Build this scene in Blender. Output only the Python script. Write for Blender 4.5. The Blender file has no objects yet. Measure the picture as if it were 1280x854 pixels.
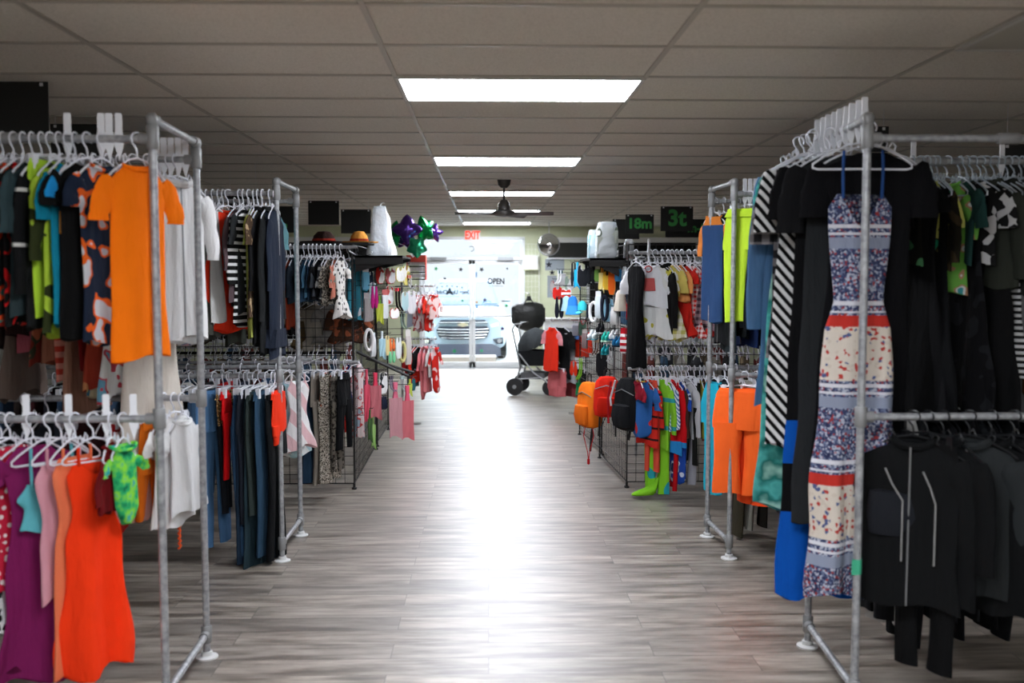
import bpy, math, random
from mathutils import Vector, Matrix
PI = math.pi
S = bpy.context.scene
COL = S.collection
R = random.Random(7)

# ------------------------------------------------------------ camera model
PITCH, YAW, FPX, CAMZ = math.radians(3.815), math.radians(1.432), 1200.0, 1.75
fw = (math.sin(YAW)*math.cos(PITCH), math.cos(YAW)*math.cos(PITCH), -math.sin(PITCH))
rt = (math.cos(YAW), -math.sin(YAW), 0)
up = (math.sin(YAW)*math.sin(PITCH), math.cos(YAW)*math.sin(PITCH), math.cos(PITCH))
def at(px, py, Y):
    a = (px-640)/FPX; b = (427-py)/FPX
    d = [fw[i]+a*rt[i]+b*up[i] for i in range(3)]
    t = Y/d[1]
    return Vector((d[0]*t, Y, CAMZ+d[2]*t))
def xat(px, py, Y): return at(px, py, Y).x
def zat(px, py, Y): return at(px, py, Y).z

cam_d = bpy.data.cameras.new('camera'); cam = bpy.data.objects.new('camera', cam_d); COL.objects.link(cam)
cam.location = (0, 0, CAMZ); cam.rotation_euler = (PI/2-PITCH, 0, -YAW)
cam_d.lens = 36*FPX/1280; cam_d.sensor_width = 36; cam_d.clip_start = .05; cam_d.clip_end = 200
cam_d.dof.use_dof = True; cam_d.dof.focus_distance = 7.2; cam_d.dof.aperture_fstop = 1.9
S.camera = cam

# ------------------------------------------------------------ materials
def lin(h):
    h = h.lstrip('#')
    v = [int(h[i:i+2], 16)/255 for i in (0, 2, 4)]
    return tuple((c/12.92 if c <= .04045 else ((c+.055)/1.055)**2.4) for c in v)+(1,)
MC = {}
class NT:
    def __init__(s, name):
        s.m = bpy.data.materials.new(name); s.m.use_nodes = True
        s.t = s.m.node_tree; s.t.nodes.clear()
        s.out = s.n('ShaderNodeOutputMaterial')
        s.b = s.n('ShaderNodeBsdfPrincipled'); s.l(s.b.outputs[0], s.out.inputs[0])
        s.tc = None
    def n(s, t, **k):
        x = s.t.nodes.new(t)
        for a, b in k.items(): setattr(x, a, b)
        return x
    def l(s, a, b): s.t.links.new(a, b)
    def put(s, inp, v):
        if hasattr(v, 'is_output') or isinstance(v, bpy.types.NodeSocket): s.l(v, inp)
        else: inp.default_value = v
    def math(s, op, a, b=0.0, c=None):
        x = s.n('ShaderNodeMath', operation=op); s.put(x.inputs[0], a); s.put(x.inputs[1], b)
        if c is not None: s.put(x.inputs[2], c)
        return x.outputs[0]
    def co(s, i=None):
        if not s.tc:
            s.tc = s.n('ShaderNodeTexCoord'); s.sp = s.n('ShaderNodeSeparateXYZ'); s.l(s.tc.outputs['Object'], s.sp.inputs[0])
        return s.tc.outputs['Object'] if i is None else s.sp.outputs[i]
    def scaled(s, sc):
        x = s.n('ShaderNodeMapping'); s.l(s.co(), x.inputs[0]); x.inputs['Scale'].default_value = sc
        return x.outputs[0]
    def mix(s, f, a, b, bt='MIX'):
        x = s.n('ShaderNodeMix', data_type='RGBA', blend_type=bt)
        s.put(x.inputs[0], f); s.put(x.inputs[6], a); s.put(x.inputs[7], b)
        return x.outputs[2]
    def noise(s, scale, detail=2, vec=None, rough=.5):
        x = s.n('ShaderNodeTexNoise'); x.inputs['Scale'].default_value = scale; x.inputs['Detail'].default_value = detail
        x.inputs['Roughness'].default_value = rough
        s.l(vec or s.co(), x.inputs['Vector']); return x.outputs['Fac']
    def vor(s, scale, vec=None, out='Color'):
        x = s.n('ShaderNodeTexVoronoi'); x.inputs['Scale'].default_value = scale
        s.l(vec or s.co(), x.inputs['Vector']); return x.outputs[out]
    def ramp(s, f, stops, interp='CONSTANT'):
        x = s.n('ShaderNodeValToRGB'); cr = x.color_ramp; cr.interpolation = interp
        while len(cr.elements) < len(stops): cr.elements.new(.5)
        for e, (p, c) in zip(cr.elements, stops): e.position = p
        for e, (p, c) in zip(cr.elements, stops): e.color = c
        s.l(f, x.inputs[0]); return x.outputs[0]
    def bump(s, h, dist=.002, st=.5):
        x = s.n('ShaderNodeBump'); x.inputs['Distance'].default_value = dist; x.inputs['Strength'].default_value = st
        s.l(h, x.inputs['Height']); s.l(x.outputs[0], s.b.inputs['Normal'])

def solid(name, hexc, rough=.5, metal=0, emit=None, es=0, alpha=None, coat=0):
    if name in MC: return MC[name]
    n = NT(name); n.b.inputs['Base Color'].default_value = lin(hexc)
    n.b.inputs['Roughness'].default_value = rough; n.b.inputs['Metallic'].default_value = metal
    if emit: n.b.inputs['Emission Color'].default_value = lin(emit); n.b.inputs['Emission Strength'].default_value = es
    if coat: n.b.inputs['Coat Weight'].default_value = coat
    MC[name] = n.m; return n.m

def cloth(spec):
    if spec in MC: return MC[spec]
    p = spec.split(':'); k = p[0]
    n = NT('cloth'); c = [lin(x) for x in p[1:] if len(x) == 6 and all(ch in '0123456789abcdef' for ch in x)]
    nums = [float(x) for x in p[1:] if not (len(x) == 6 and all(ch in '0123456789abcdef' for ch in x))]
    n.b.inputs['Roughness'].default_value = .9; n.b.inputs['Specular IOR Level'].default_value = .15
    q = lambda i, d: nums[i] if len(nums) > i else d
    z, x = n.co(2), n.co(0)
    if k == 'plain': col = c[0]
    elif k == 'hs':
        f = n.math('GREATER_THAN', n.math('FRACT', n.math('MULTIPLY', z, 1/q(0, .03))), q(1, .5)); col = n.mix(f, c[0], c[1])
    elif k == 'ds':
        f = n.math('GREATER_THAN', n.math('FRACT', n.math('MULTIPLY', n.math('ADD', z, n.math('MULTIPLY', x, 1.2)), 1/q(0, .04))), .5); col = n.mix(f, c[0], c[1])
    elif k == 'ck':
        g = 1/q(0, .03)
        a = n.math('GREATER_THAN', n.math('FRACT', n.math('MULTIPLY', z, g)), .5); b = n.math('GREATER_THAN', n.math('FRACT', n.math('MULTIPLY', x, g)), .5)
        col = n.mix(n.math('MULTIPLY', n.math('ADD', a, b), .5), c[0], c[1])
    elif k == 'pk':
        d = n.vor(q(0, 30), out='Distance'); f = n.math('LESS_THAN', d, .33); col = n.mix(f, c[0], c[1])
    elif k == 'fl':
        v = n.vor(q(0, 40)); sp = n.n('ShaderNodeSeparateColor'); n.l(v, sp.inputs[0])
        st = [(0, c[0])]+[(.45+.5*i/(len(c)-1), c[i+1]) for i in range(len(c)-1)]
        col = n.ramp(sp.outputs[0], st)
    elif k == 'gr':
        f = n.noise(q(0, 9), 1); st = [(0, c[0])]+[(.55+.07*i, c[i+1]) for i in range(len(c)-1)]; col = n.ramp(f, st)
    elif k == 'td':
        f = n.noise(q(0, 9), 2); st = [(.3+.4*i/(len(c)-1), c[i]) for i in range(len(c))]; col = n.ramp(f, st, 'LINEAR')
    elif k == 'dn':
        f = n.noise(1, 3, n.scaled((60, 60, 6))); f2 = n.noise(5, 2)
        col = n.mix(n.math('MULTIPLY', n.math('ADD', f, f2), .5), tuple(v*.55 for v in c[0][:3])+(1,), tuple(min(1, v*1.6) for v in c[0][:3])+(1,))
    elif k == 'sq':
        v = n.vor(120); sp = n.n('ShaderNodeSeparateColor'); n.l(v, sp.inputs[0])
        col = n.ramp(sp.outputs[0], [(0, c[0]), (.5, c[1]), (.8, c[2])]); n.b.inputs['Metallic'].default_value = .7; n.b.inputs['Roughness'].default_value = .3
    elif k == 'bd':
        f = n.math('DIVIDE', n.math('MULTIPLY', z, -1.0), q(0, 1.2)); ps = nums[1:]
        col = n.ramp(f, [(ps[i], c[i]) for i in range(len(c))])
    elif k == 'boho':
        f = n.math('FRACT', n.math('DIVIDE', n.math('SUBTRACT', .128, z), .64))
        v = n.vor(130); sp = n.n('ShaderNodeSeparateColor'); n.l(v, sp.inputs[0])
        nav = n.ramp(sp.outputs[0], [(0, lin('3c4566')), (.4, lin('6d7894')), (.55, lin('b4b9c8')), (.78, lin('9c3a3a')), (.88, lin('2b3050'))])
        v2 = n.vor(75); sp2 = n.n('ShaderNodeSeparateColor'); n.l(v2, sp2.inputs[0])
        wh = n.ramp(sp2.outputs[0], [(0, lin('d8cec0')), (.62, lin('b7413a')), (.74, lin('d8cec0')), (.86, lin('54608a')), (.92, lin('cfc3b4'))])
        blk = n.ramp(f, [(0, (0,)*3+(1,)), (.46, (1,)*3+(1,)), (.80, (0,)*3+(1,))])
        red = n.ramp(f, [(0, (0,)*3+(1,)), (.39, (1,)*3+(1,)), (.46, (0,)*3+(1,))])
        bl = n.ramp(f, [(0, (0,)*3+(1,)), (.30, (1,)*3+(1,)), (.325, (0,)*3+(1,)), (.36, (1,)*3+(1,)), (.375, (0,)*3+(1,)), (.82, (1,)*3+(1,)), (.84, (0,)*3+(1,)), (.87, (1,)*3+(1,)), (.885, (0,)*3+(1,))])
        gb = n.ramp(f, [(0, (0,)*3+(1,)), (.90, (1,)*3+(1,)), (.97, (0,)*3+(1,))])
        low = n.math('LESS_THAN', z, -.70); blk = n.mix(low, (0, 0, 0, 1), blk); col = n.mix(blk, nav, wh); col = n.mix(red, col, lin('c2352c')); col = n.mix(gb, col, lin('8f98ac')); col = n.mix(bl, col, lin('d8d8de'))
    else: raise ValueError(k)
    wv = n.noise(9, 3)
    col = n.mix(.25, col, n.mix(wv, (.45, .45, .45, 1), (1, 1, 1, 1)), 'MULTIPLY')
    n.l(col, n.b.inputs['Base Color'])
    n.bump(n.noise(1, 4, n.scaled((22, 22, 5))), .03, .6)
    MC[spec] = n.m; return n.m

# ------------------------------------------------------------ mesh builder
class MB:
    def __init__(s): s.v = []; s.f = []
    def box(s, lo, hi, M=None):
        b = len(s.v)
        for z in (lo[2], hi[2]):
            for y in (lo[1], hi[1]):
                for x in (lo[0], hi[0]):
                    q = Vector((x, y, z)); s.v.append(M @ q if M else q)
        s.f += [tuple(b+i for i in q) for q in ((0, 2, 3, 1), (4, 5, 7, 6), (0, 1, 5, 4), (2, 6, 7, 3), (0, 4, 6, 2), (1, 3, 7, 5))]
        return s
    def rings(s, rs, closed=False, caps=True):
        b = len(s.v); n = len(rs[0])
        for r in rs: s.v += [Vector(q) for q in r]
        m = len(rs)
        for i in range(m if closed else m-1):
            j = (i+1) % m
            for k in range(n):
                l = (k+1) % n
                s.f.append((b+i*n+k, b+i*n+l, b+j*n+l, b+j*n+k))
        if caps and not closed:
            s.f.append(tuple(b+k for k in reversed(range(n)))); s.f.append(tuple(b+(m-1)*n+k for k in range(n)))
        return s
    def tube(s, pts, r, n=8, closed=False, flat=1.0):
        P = [Vector(p) for p in pts]; rs = []; N = len(P); prev = None
        for i in range(N):
            if closed: t = P[(i+1) % N]-P[i-1]
            else: t = P[min(i+1, N-1)]-P[max(i-1, 0)]
            t.normalize()
            if prev is None:
                a = Vector((0, 0, 1)) if abs(t.z) < .9 else Vector((1, 0, 0)); u = t.cross(a).normalized()
            else:
                u = prev-t*prev.dot(t); u.normalize()
            prev = u; w = t.cross(u)
            rad = r[i] if isinstance(r, (list, tuple)) else r
            rs.append([P[i]+u*rad*math.cos(2*PI*k/n)+w*rad*flat*math.sin(2*PI*k/n) for k in range(n)])
        return s.rings(rs, closed)
    def lathe(s, prof, n=20, M=None):
        rs = [[Vector((r*math.cos(2*PI*k/n), r*math.sin(2*PI*k/n), z)) for k in range(n)] for r, z in prof]
        if M: rs = [[M @ q for q in r] for r in rs]
        return s.rings(rs)
    def prism(s, poly, t, M=None):
        # polygon in x,z with thickness t in y
        a = [Vector((x, -t/2, z)) for x, z in poly]; b = [Vector((x, t/2, z)) for x, z in poly]
        if M: a = [M @ q for q in a]; b = [M @ q for q in b]
        return s.rings([a, b])
    def mesh(s, name, mat, smooth=True):
        me = bpy.data.meshes.new(name); me.from_pydata([tuple(q) for q in s.v], [], s.f); me.validate()
        me.materials.append(mat)
        if smooth:
            me.shade_smooth()
            try: me.set_sharp_from_angle(angle=math.radians(40))
            except Exception: pass
        return me
    def build(s, name, mat, parent=None, loc=None, smooth=True, rot=None):
        o = bpy.data.objects.new(name, s.mesh(name, mat, smooth)); COL.objects.link(o)
        if parent: o.parent = parent
        if loc is not None: o.location = loc
        if rot is not None: o.rotation_euler = rot
        return o
def tag(o, label=None, cat=None, group=None, kind=None):
    if label: o['label'] = label
    if cat: o['category'] = cat
    if group: o['group'] = group
    if kind: o['kind'] = kind
    return o
def thing(name, label, cat, loc=(0, 0, 0), rz=0, group=None):
    o = bpy.data.objects.new(name, None); o.empty_display_size = .05; COL.objects.link(o)
    o.location = loc; o.rotation_euler = (0, 0, rz); return tag(o, label, cat, group)
def text_mesh(body, size, mat, depth=.001, name='lettering', mirror=False, sx=1):
    c = bpy.data.curves.new(name, 'FONT'); c.body = body; c.size = size; c.extrude = depth; c.align_x = 'CENTER'; c.align_y = 'CENTER'; c.offset = size*.035
    o = bpy.data.objects.new(name, c); COL.objects.link(o); bpy.context.view_layer.update()
    me = bpy.data.meshes.new_from_object(o.evaluated_get(bpy.context.evaluated_depsgraph_get()))
    bpy.data.objects.remove(o); bpy.data.curves.remove(c)
    me.name = name; me.materials.clear(); me.materials.append(mat)
    # stand upright facing -Y
    for v in me.vertices: v.co = Vector(((-1 if mirror else 1)*v.co.x*sx, -v.co.z, v.co.y))
    if mirror: me.flip_normals()
    return me
def put(name, me, parent=None, loc=(0, 0, 0), rz=0):
    o = bpy.data.objects.new(name, me); COL.objects.link(o); o.parent = parent; o.location = loc; o.rotation_euler = (0, 0, rz); return o
def copytree(root, loc, rz=0, label=None, group=None):
    r = root.copy(); COL.objects.link(r); r.location = loc; r.rotation_euler = (0, 0, rz)
    if label: r['label'] = label
    if group: r['group'] = group
    for ch in list(root.children):
        c = ch.copy(); COL.objects.link(c); c.parent = r
        for g in ch.children:
            d = g.copy(); COL.objects.link(d); d.parent = c
    return r

steel = None
def galv():
    if 'galv' in MC: return MC['galv']
    n = NT('galvanised_steel'); f = n.noise(40, 3)
    n.l(n.ramp(f, [(.3, lin('85878a')), (.7, lin('b4b6b8'))], 'LINEAR'), n.b.inputs['Base Color'])
    n.b.inputs['Metallic'].default_value = .35; n.b.inputs['Roughness'].default_value = .38
    MC['galv'] = n.m; return n.m
GALV = galv()
FIT = solid('malleable_fitting', '8f9090', .5, .3)
BLK = solid('black_wire', '0c0c0d', .4, .2)
BLKM = solid('black_matte', '0e0e0d', .6)
WPL = solid('white_plastic', 'dfe1e8', .35)
CLR = solid('clear_grey_plastic', 'a9b4bd', .15)
DKH = solid('dark_plastic', '15171a', .3)
WHITE = solid('white_paint', 'e6e8e6', .5)
TAGM = solid('paper_tag', 'e8e9ea', .6)
CHROME = solid('chrome', 'c8cacc', .2, 1)
ALU = solid('white_aluminium', 'e4e8ea', .4)

# ------------------------------------------------------------ room shell
CEIL = 2.73; XL, XR, YB, YF = -7.2, 7.2, -5.0, 18.5
def struct(name, mb, mat, smooth=False):
    o = mb.build(name, mat, smooth=smooth); o['kind'] = 'structure'; return o
def floor_mat():
    n = NT('vinyl_plank'); v = n.co()
    br = n.n('ShaderNodeTexBrick'); n.l(v, br.inputs['Vector']); br.offset = .37; br.offset_frequency = 2
    br.inputs['Scale'].default_value = 1; br.inputs['Brick Width'].default_value = 1.22; br.inputs['Row Height'].default_value = .18
    br.inputs['Mortar Size'].default_value = .0016; br.inputs['Mortar Smooth'].default_value = .1; br.inputs['Bias'].default_value = 0
    br.inputs['Color1'].default_value = (0, 0, 0, 1); br.inputs['Color2'].default_value = (1, 1, 1, 1); br.inputs['Mortar'].default_value = (.5, .5, .5, 1)
    sp = n.n('ShaderNodeSeparateColor'); n.l(br.outputs['Color'], sp.inputs[0]); idv = sp.outputs[0]
    cx = n.n('ShaderNodeCombineXYZ'); n.l(n.math('ADD', n.math('MULTIPLY', n.co(0), 1.1), n.math('MULTIPLY', idv, 37.0)), cx.inputs[0])
    n.l(n.math('MULTIPLY', n.co(1), 8.0), cx.inputs[1])
    g = n.noise(2.2, 8, cx.outputs[0], .62)
    cx2 = n.n('ShaderNodeCombineXYZ'); n.l(n.math('ADD', n.math('MULTIPLY', n.co(0), .9), n.math('MULTIPLY', idv, 11.0)), cx2.inputs[0]); n.l(n.math('MULTIPLY', n.co(1), 5.0), cx2.inputs[1])
    g2 = n.noise(1.6, 3, cx2.outputs[0], .5)
    f = n.math('ADD', n.math('MULTIPLY', g, .62), n.math('MULTIPLY', g2, .38))
    col = n.ramp(f, [(.34, lin('3a3127')), (.44, lin('6b6054')), (.53, lin('9a9084')), (.66, lin('c4bbb0'))], 'LINEAR')
    col = n.mix(n.math('MULTIPLY', idv, .45), col, lin('55504c'))
    col = n.mix(br.outputs['Fac'], col, lin('38342f'))
    n.l(col, n.b.inputs['Base Color'])
    n.l(n.math('ADD', n.math('MULTIPLY', g, .10), .38), n.b.inputs['Roughness'])
    n.b.inputs['Specular IOR Level'].default_value = .9; n.b.inputs['Coat Weight'].default_value = 1.0; n.b.inputs['Coat Roughness'].default_value = .43; n.b.inputs['Coat IOR'].default_value = 1.6
    n.bump(n.math('SUBTRACT', g, n.math('MULTIPLY', br.outputs['Fac'], .6)), .0015, .35)
    return n.m
struct('floor', MB().box((XL, YB, -.1), (XR, YF+.1, 0)), floor_mat())
def ceil_mat():
    n = NT('ceiling_tile'); f = n.noise(120, 4, rough=.7); f2 = n.noise(1.3, 2)
    c = n.ramp(f, [(.35, lin('dad5ca')), (.55, lin('f0ebe2'))], 'LINEAR')
    n.l(n.mix(.3, c, n.mix(f2, (.75, .75, .75, 1), (1, 1, 1, 1)), 'MULTIPLY'), n.b.inputs['Base Color'])
    n.b.inputs['Roughness'].default_value = .95; n.bump(f, .003, .6); return n.m
LX = [-.45, .77]; LY0, LYS = 4.74, 3.06
ceiling = struct('ceiling', MB().box((XL, YB, CEIL), (XR, YF+.1, CEIL+.1)), ceil_mat())
tb = MB()
k = -6
while True:
    x = LX[0]+1.22*k; k += 1
    if x < XL: continue
    if x > XR: break
    tb.box((x-.012, YB, CEIL-.006), (x+.012, YF, CEIL+.002))
k = -17
while True:
    y = LY0+.612*k; k += 1
    if y < YB: continue
    if y > YF: break
    tb.box((XL, y-.011, CEIL-.007), (XR, y+.011, CEIL+.001))
grid = struct('trim_1', tb, solid('t_bar', 'c0bcb2', .45, .1))
LIME = NT('lime_wall'); LIME.l(LIME.ramp(LIME.noise(3, 2), [(.3, lin('c9cfae')), (.7, lin('d2d8ba'))], 'LINEAR'), LIME.b.inputs['Base Color']); LIME.b.inputs['Roughness'].default_value = .9; LIME = LIME.m
WALLM = solid('grey_wall', '8d8c84', .9)
struct('wall_left', MB().box((XL-.1, YB, 0), (XL, YF, CEIL)), WALLM)
struct('wall_right', MB().box((XR, YB, 0), (XR+.1, YF, CEIL)), WALLM)
struct('wall_back', MB().box((XL, YB-.1, 0), (XR, YB, CEIL)), WALLM)
# far wall with openings for the double door and one window on each side
dl, dr, dtop, ttop = -1.27, .66, 2.09, 2.50
wf = MB()
WT = .12
wins = [(-6.2, -2.2), (1.9, 6.2)]
wf.box((XL, YF, 2.52), (XR, YF+WT, CEIL))
wf.box((wins[0][1], YF, 0), (dl-.05, YF+WT, 2.52)).box((dr+.05, YF, 0), (wins[1][0], YF+WT, 2.52))
wf.box((XL, YF, 0), (wins[0][0], YF+WT, 2.52)).box((wins[1][1], YF, 0), (XR, YF+WT, 2.52))
wf.box((wins[0][0], YF, 0), (wins[0][1], YF+WT, .5)).box((wins[1][0], YF, 0), (wins[1][1], YF+WT, .5))
struct('wall_front', wf, LIME)
def glass():
    n = NT('clear_glass'); tr = n.n('ShaderNodeBsdfTransparent'); tr.inputs[0].default_value = (.97, .985, .99, 1)
    gl = n.n('ShaderNodeBsdfGlossy'); gl.inputs['Roughness'].default_value = .02
    mx = n.n('ShaderNodeMixShader'); mx.inputs[0].default_value = .05
    n.l(tr.outputs[0], mx.inputs[1]); n.l(gl.outputs[0], mx.inputs[2]); n.l(mx.outputs[0], n.out.inputs[0]); return n.m
GLASS = glass()
def film():
    n = NT('tinted_film'); tr = n.n('ShaderNodeBsdfTransparent'); tr.inputs[0].default_value = (.035, .035, .035, 1)
    df = n.n('ShaderNodeBsdfDiffuse'); df.inputs[0].default_value = lin('2a2a28')
    mx = n.n('ShaderNodeMixShader'); mx.inputs[0].default_value = .6
    n.l(tr.outputs[0], mx.inputs[1]); n.l(df.outputs[0], mx.inputs[2]); n.l(mx.outputs[0], n.out.inputs[0]); return n.m
FILM = film()
for i, (a, b) in enumerate(wins):
    fr = MB()
    for x in (a, (a+b)/2-.03, b-.06): fr.box((x, YF-.02, .5), (x+.06, YF+.1, 2.52))
    for z in (.5, 2.44): fr.box((a, YF-.02, z), (b, YF+.1, z+.08))
    o = fr.build('window_%d' % (i+1), ALU, smooth=False); o['kind'] = 'structure'
    g = MB().box((a+.03, YF+.035, .55), (b-.03, YF+.043, 2.48)).build('window_pane', FILM, o, smooth=False)
# door
fr = MB()
y0, y1 = YF-.03, YF+.09
fr.box((dl-.05, y0, 0), (dl, y1, ttop)).box((dr, y0, 0), (dr+.05, y1, ttop)).box((dl-.05, y0, ttop-.03), (dr+.05, y1, ttop+.03)).box((dl, y0, dtop-.0), (dr, y1, dtop+.05))
door = fr.build('door_1', ALU, smooth=False); door['kind'] = 'structure'
MB().box((dl, YF+.03, dtop+.05), (dr, YF+.036, ttop-.03)).build('transom_glass', GLASS, door, smooth=False)
MB().box((dl-.03, YF-.08, 0), (dr+.03, YF+.12, .012)).build('threshold', solid('threshold_metal', 'b8bcbf', .4, .6), door, smooth=False)
mid = (dl+dr)/2
for a, b, h in ((dl+.004, mid-.003, 1), (mid+.003, dr-.004, -1)):
    f = MB(); w = .055
    f.box((a, YF, .015), (a+w, YF+.045, dtop-.006)).box((b-w, YF, .015), (b, YF+.045, dtop-.006)).box((a, YF, dtop-.08), (b, YF+.045, dtop-.006)).box((a, YF, .015), (b, YF+.045, .12))
    lf = f.build('door_leaf', ALU, door, smooth=False)
    MB().box((a+w, YF+.02, .12), (b-w, YF+.026, dtop-.08)).build('glass_pane', GLASS, lf, smooth=False)
    hx = b-w/2 if h > 0 else a+w/2
    MB().tube([(hx, YF, .92), (hx, YF-.06, .95), (hx, YF-.06, 1.25), (hx, YF, 1.28)], .012).build('door_handle', ALU, lf)
    MB().box((a+w, YF-.045, .98), (b-w, YF-.015, 1.03)).build('push_bar', ALU, lf, smooth=False)
    cx = a+.32 if h > 0 else b-.32
    MB().box((cx-.15, YF-.07, dtop-.01), (cx+.15, YF-.01, dtop+.05)).build('door_closer', solid('closer_grey', 'a7abad', .4, .5), lf, smooth=False)
# decals on the door glass
def star_poly(r, r2=.42, n=5, ph=0):
    return [(r*(1 if k % 2 == 0 else r2)*math.sin(PI*k/n+ph), r*(1 if k % 2 == 0 else r2)*math.cos(PI*k/n+ph)) for k in range(2*n)]
yd = YF+.016
GRN = solid('green_vinyl', '1f9a58', .6); DGV = solid('dark_vinyl', '1c1f2a', .6); PURV = solid('purple_vinyl', '4b3b66', .6)
for px, py, r, m, lb in ((545, 336, .028, GRN, 'green star sticker high on the left door glass'), (576, 337, .03, DGV, 'dark star sticker at the top right of the left door glass'),
    (556, 348.5, .024, DGV, 'small dark star sticker below the green one on the left door'), (578, 476-100, .02, GRN, 'small green star sticker low right on the left door glass'),
    (602, 337, .032, DGV, 'dark star sticker at the top left of the right door glass'), (634, 336, .017, DGV, 'tiny dark star sticker at the top right of right door glass'),
    (606, 475-100, .03, PURV, 'purple star sticker beside the blue ring on right door glass'), (633, 382, .027, GRN, 'green star sticker below the blue dash on right door glass'),
    (628, 411, .03, PURV, 'purple grey star sticker over the car headlamp on right door'), (568, 439, .03, GRN, 'bright green star sticker low on the left door glass'),
    (602, 438.5, .024, GRN, 'pale green star sticker low on the right door glass')):
    q = at(px, py, yd); tag(MB().prism(star_poly(r*1.7, ph=R.random()), .002).build('star_sticker', m, loc=q, smooth=False), lb, 'sticker')
q = at(562, 365.5, yd)
t = thing('shop_lettering', 'mirrored shop name lettering under an arc of stars on left door', 'lettering', q)
put('lettering', text_mesh('Once Upon', .10, DGV, name='lettering', mirror=True), t, (.175, 0, 0))
put('lettering', text_mesh('A', .17, DGV, name='lettering', mirror=True), t, (-.0, 0, .01))
put('lettering', text_mesh('Child', .10, DGV, name='lettering', mirror=True), t, (-.14, 0, 0))
MB().box((-.2, -.001, -.085), (.18, .001, -.078)).build('underline', solid('blue_grey_vinyl', '6f86a0', .6), t, smooth=False)
for i in range(6):
    a = -1+2*i/5; MB().prism(star_poly(.022, ph=i), .002).build('star', DGV, t, (a*.24, 0, .12-.03*a*a), smooth=False)
q = at(620, 352, yd); t = thing('open_sign', 'OPEN sign in black capitals on the right door glass', 'sign', q)
put('lettering', text_mesh('OPEN', .15, DGV, name='lettering', sx=.85), t)
MB().box((-.14, -.001, -.088), (.14, .001, -.082)).build('underline', DGV, t, smooth=False)
tag(MB().tube([(.045*math.cos(a), 0, .045*math.sin(a)) for a in [PI*.1*k-1.9 for k in range(15)]], .006, 6).build('ring_sticker', DGV, loc=at(589.5, 311, YF+.03)), 'broken dark ring sticker on the glass above the doors', 'sticker')
tag(MB().box((-.012, -.001, -.05), (.012, .001, .05)).build('blue_sticker', solid('blue_vinyl', '3f78a8', .6), loc=at(595.5, 343.5, yd), smooth=False), 'narrow blue sticker at upper left of the right door', 'sticker')
t = thing('ring_logo', 'light blue ring decal with a line of text on right door', 'sticker', at(609, 380, yd))
MB().tube([(.085*math.cos(a), 0, .06*math.sin(a)) for a in [PI*.1*k+.5 for k in range(17)]], .006, 6).build('ring', solid('sky_vinyl', '4c93c4', .6), t)
MB().box((-.05, -.001, -.006), (.19, .001, .006)).build('text_line', MC['sky_vinyl'], t, smooth=False)
tag(MB().box((-.085, -.001, -.01), (.085, .001, .01)).build('dash_sticker', DGV, loc=at(632.5, 376.5, yd), smooth=False), 'dark horizontal dash sticker at right of the blue ring decal', 'sticker')
t = thing('hours_sticker', 'small orange and blue sticker at lower left of right door', 'sticker', at(596, 381, yd))
MB().box((-.02, -.001, .03), (.02, .001, .07)).build('orange_part', solid('orange_vinyl', 'cf9a55', .6), t, smooth=False); MB().box((-.02, -.001, -.07), (.02, .001, .0)).build('blue_part', MC['blue_vinyl'], t, smooth=False)
# exit sign
q = at(590.5, 294.5, YF-.06); t = thing('exit_sign', 'white EXIT sign with red letters above the glass doors', 'sign', q)
MB().box((-.15, 0, -.1), (.15, .06, .1)).build('housing', solid('sign_white', 'e8e8e6', .5), t, smooth=False)
put('lettering', text_mesh('EXIT', .21, solid('exit_red', 'd8442a', .5, emit='ff3a1a', es=.6), .003, sx=.66), t, (0, -.002, 0))
# ------------------------------------------------------------ outside
struct('ground', MB().box((-25, YF+.12, -.1), (25, 45, -.005)), solid('pale_pavement', '8f9290', .9))
WCAR = solid('car_white', 'a4b6c8', .25, coat=.6); DKG = solid('grille_black', '1d2838', .35); GREY = solid('lower_grey', '3a4255', .6)
cx = at(577, 405, 20.1).x
car = thing('car', 'white SUV parked nose first outside the glass doors', 'car', (cx+.03, 20.1, 0))
def carsec(y, hw, z0, z1, tuck=.06):
    pts = []
    for k in range(24):
        a = 2*PI*k/24; c, s_ = math.cos(a), math.sin(a)
        x = hw*math.copysign(abs(c)**.35, c); z = (z0+z1)/2+(z1-z0)/2*math.copysign(abs(s_)**.4, s_)
        pts.append((x, y+.10*(abs(x)/hw)**3*0, z))
    return pts
MB().rings([carsec(.02, .62, .42, .86), carsec(.0, .80, .3, .93), carsec(.12, .90, .22, .99), carsec(.5, .92, .22, 1.06), carsec(1.2, .93, .22, 1.14), carsec(3.6, .93, .22, 1.16), carsec(4.45, .9, .24, 1.1), carsec(4.6, .8, .35, 1.0)]).build('body', WCAR, car)
MB().rings([carsec(1.15, .78, 1.08, 1.15), carsec(1.9, .66, 1.1, 1.64), carsec(2.6, .66, 1.1, 1.68), carsec(4.0, .66, 1.1, 1.6), carsec(4.5, .72, 1.05, 1.15)]).build('cabin', solid('tinted_glass', '44525f', .7), car)
MB().rings([carsec(1.95, .58, 1.63, 1.67), carsec(2.6, .62, 1.66, 1.71), carsec(4.0, .60, 1.58, 1.63)]).build('roof', WCAR, car)
MB().rings([[(-.70, 1.22, 1.16), (.70, 1.22, 1.16), (.58, 1.84, 1.57), (-.58, 1.84, 1.57)], [(-.70, 1.2, 1.18), (.70, 1.2, 1.18), (.58, 1.82, 1.6), (-.58, 1.82, 1.6)]]).build('windshield', solid('windshield', '54626f', .7), car)
g = [(-.56, .66), (-.50, .50), (-.3, .45), (.3, .45), (.50, .50), (.56, .66), (.50, .73), (-.50, .73)]
gr = MB().prism(g, .06).build('grille', DKG, car, (0, -.02, 0), smooth=False)
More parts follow.
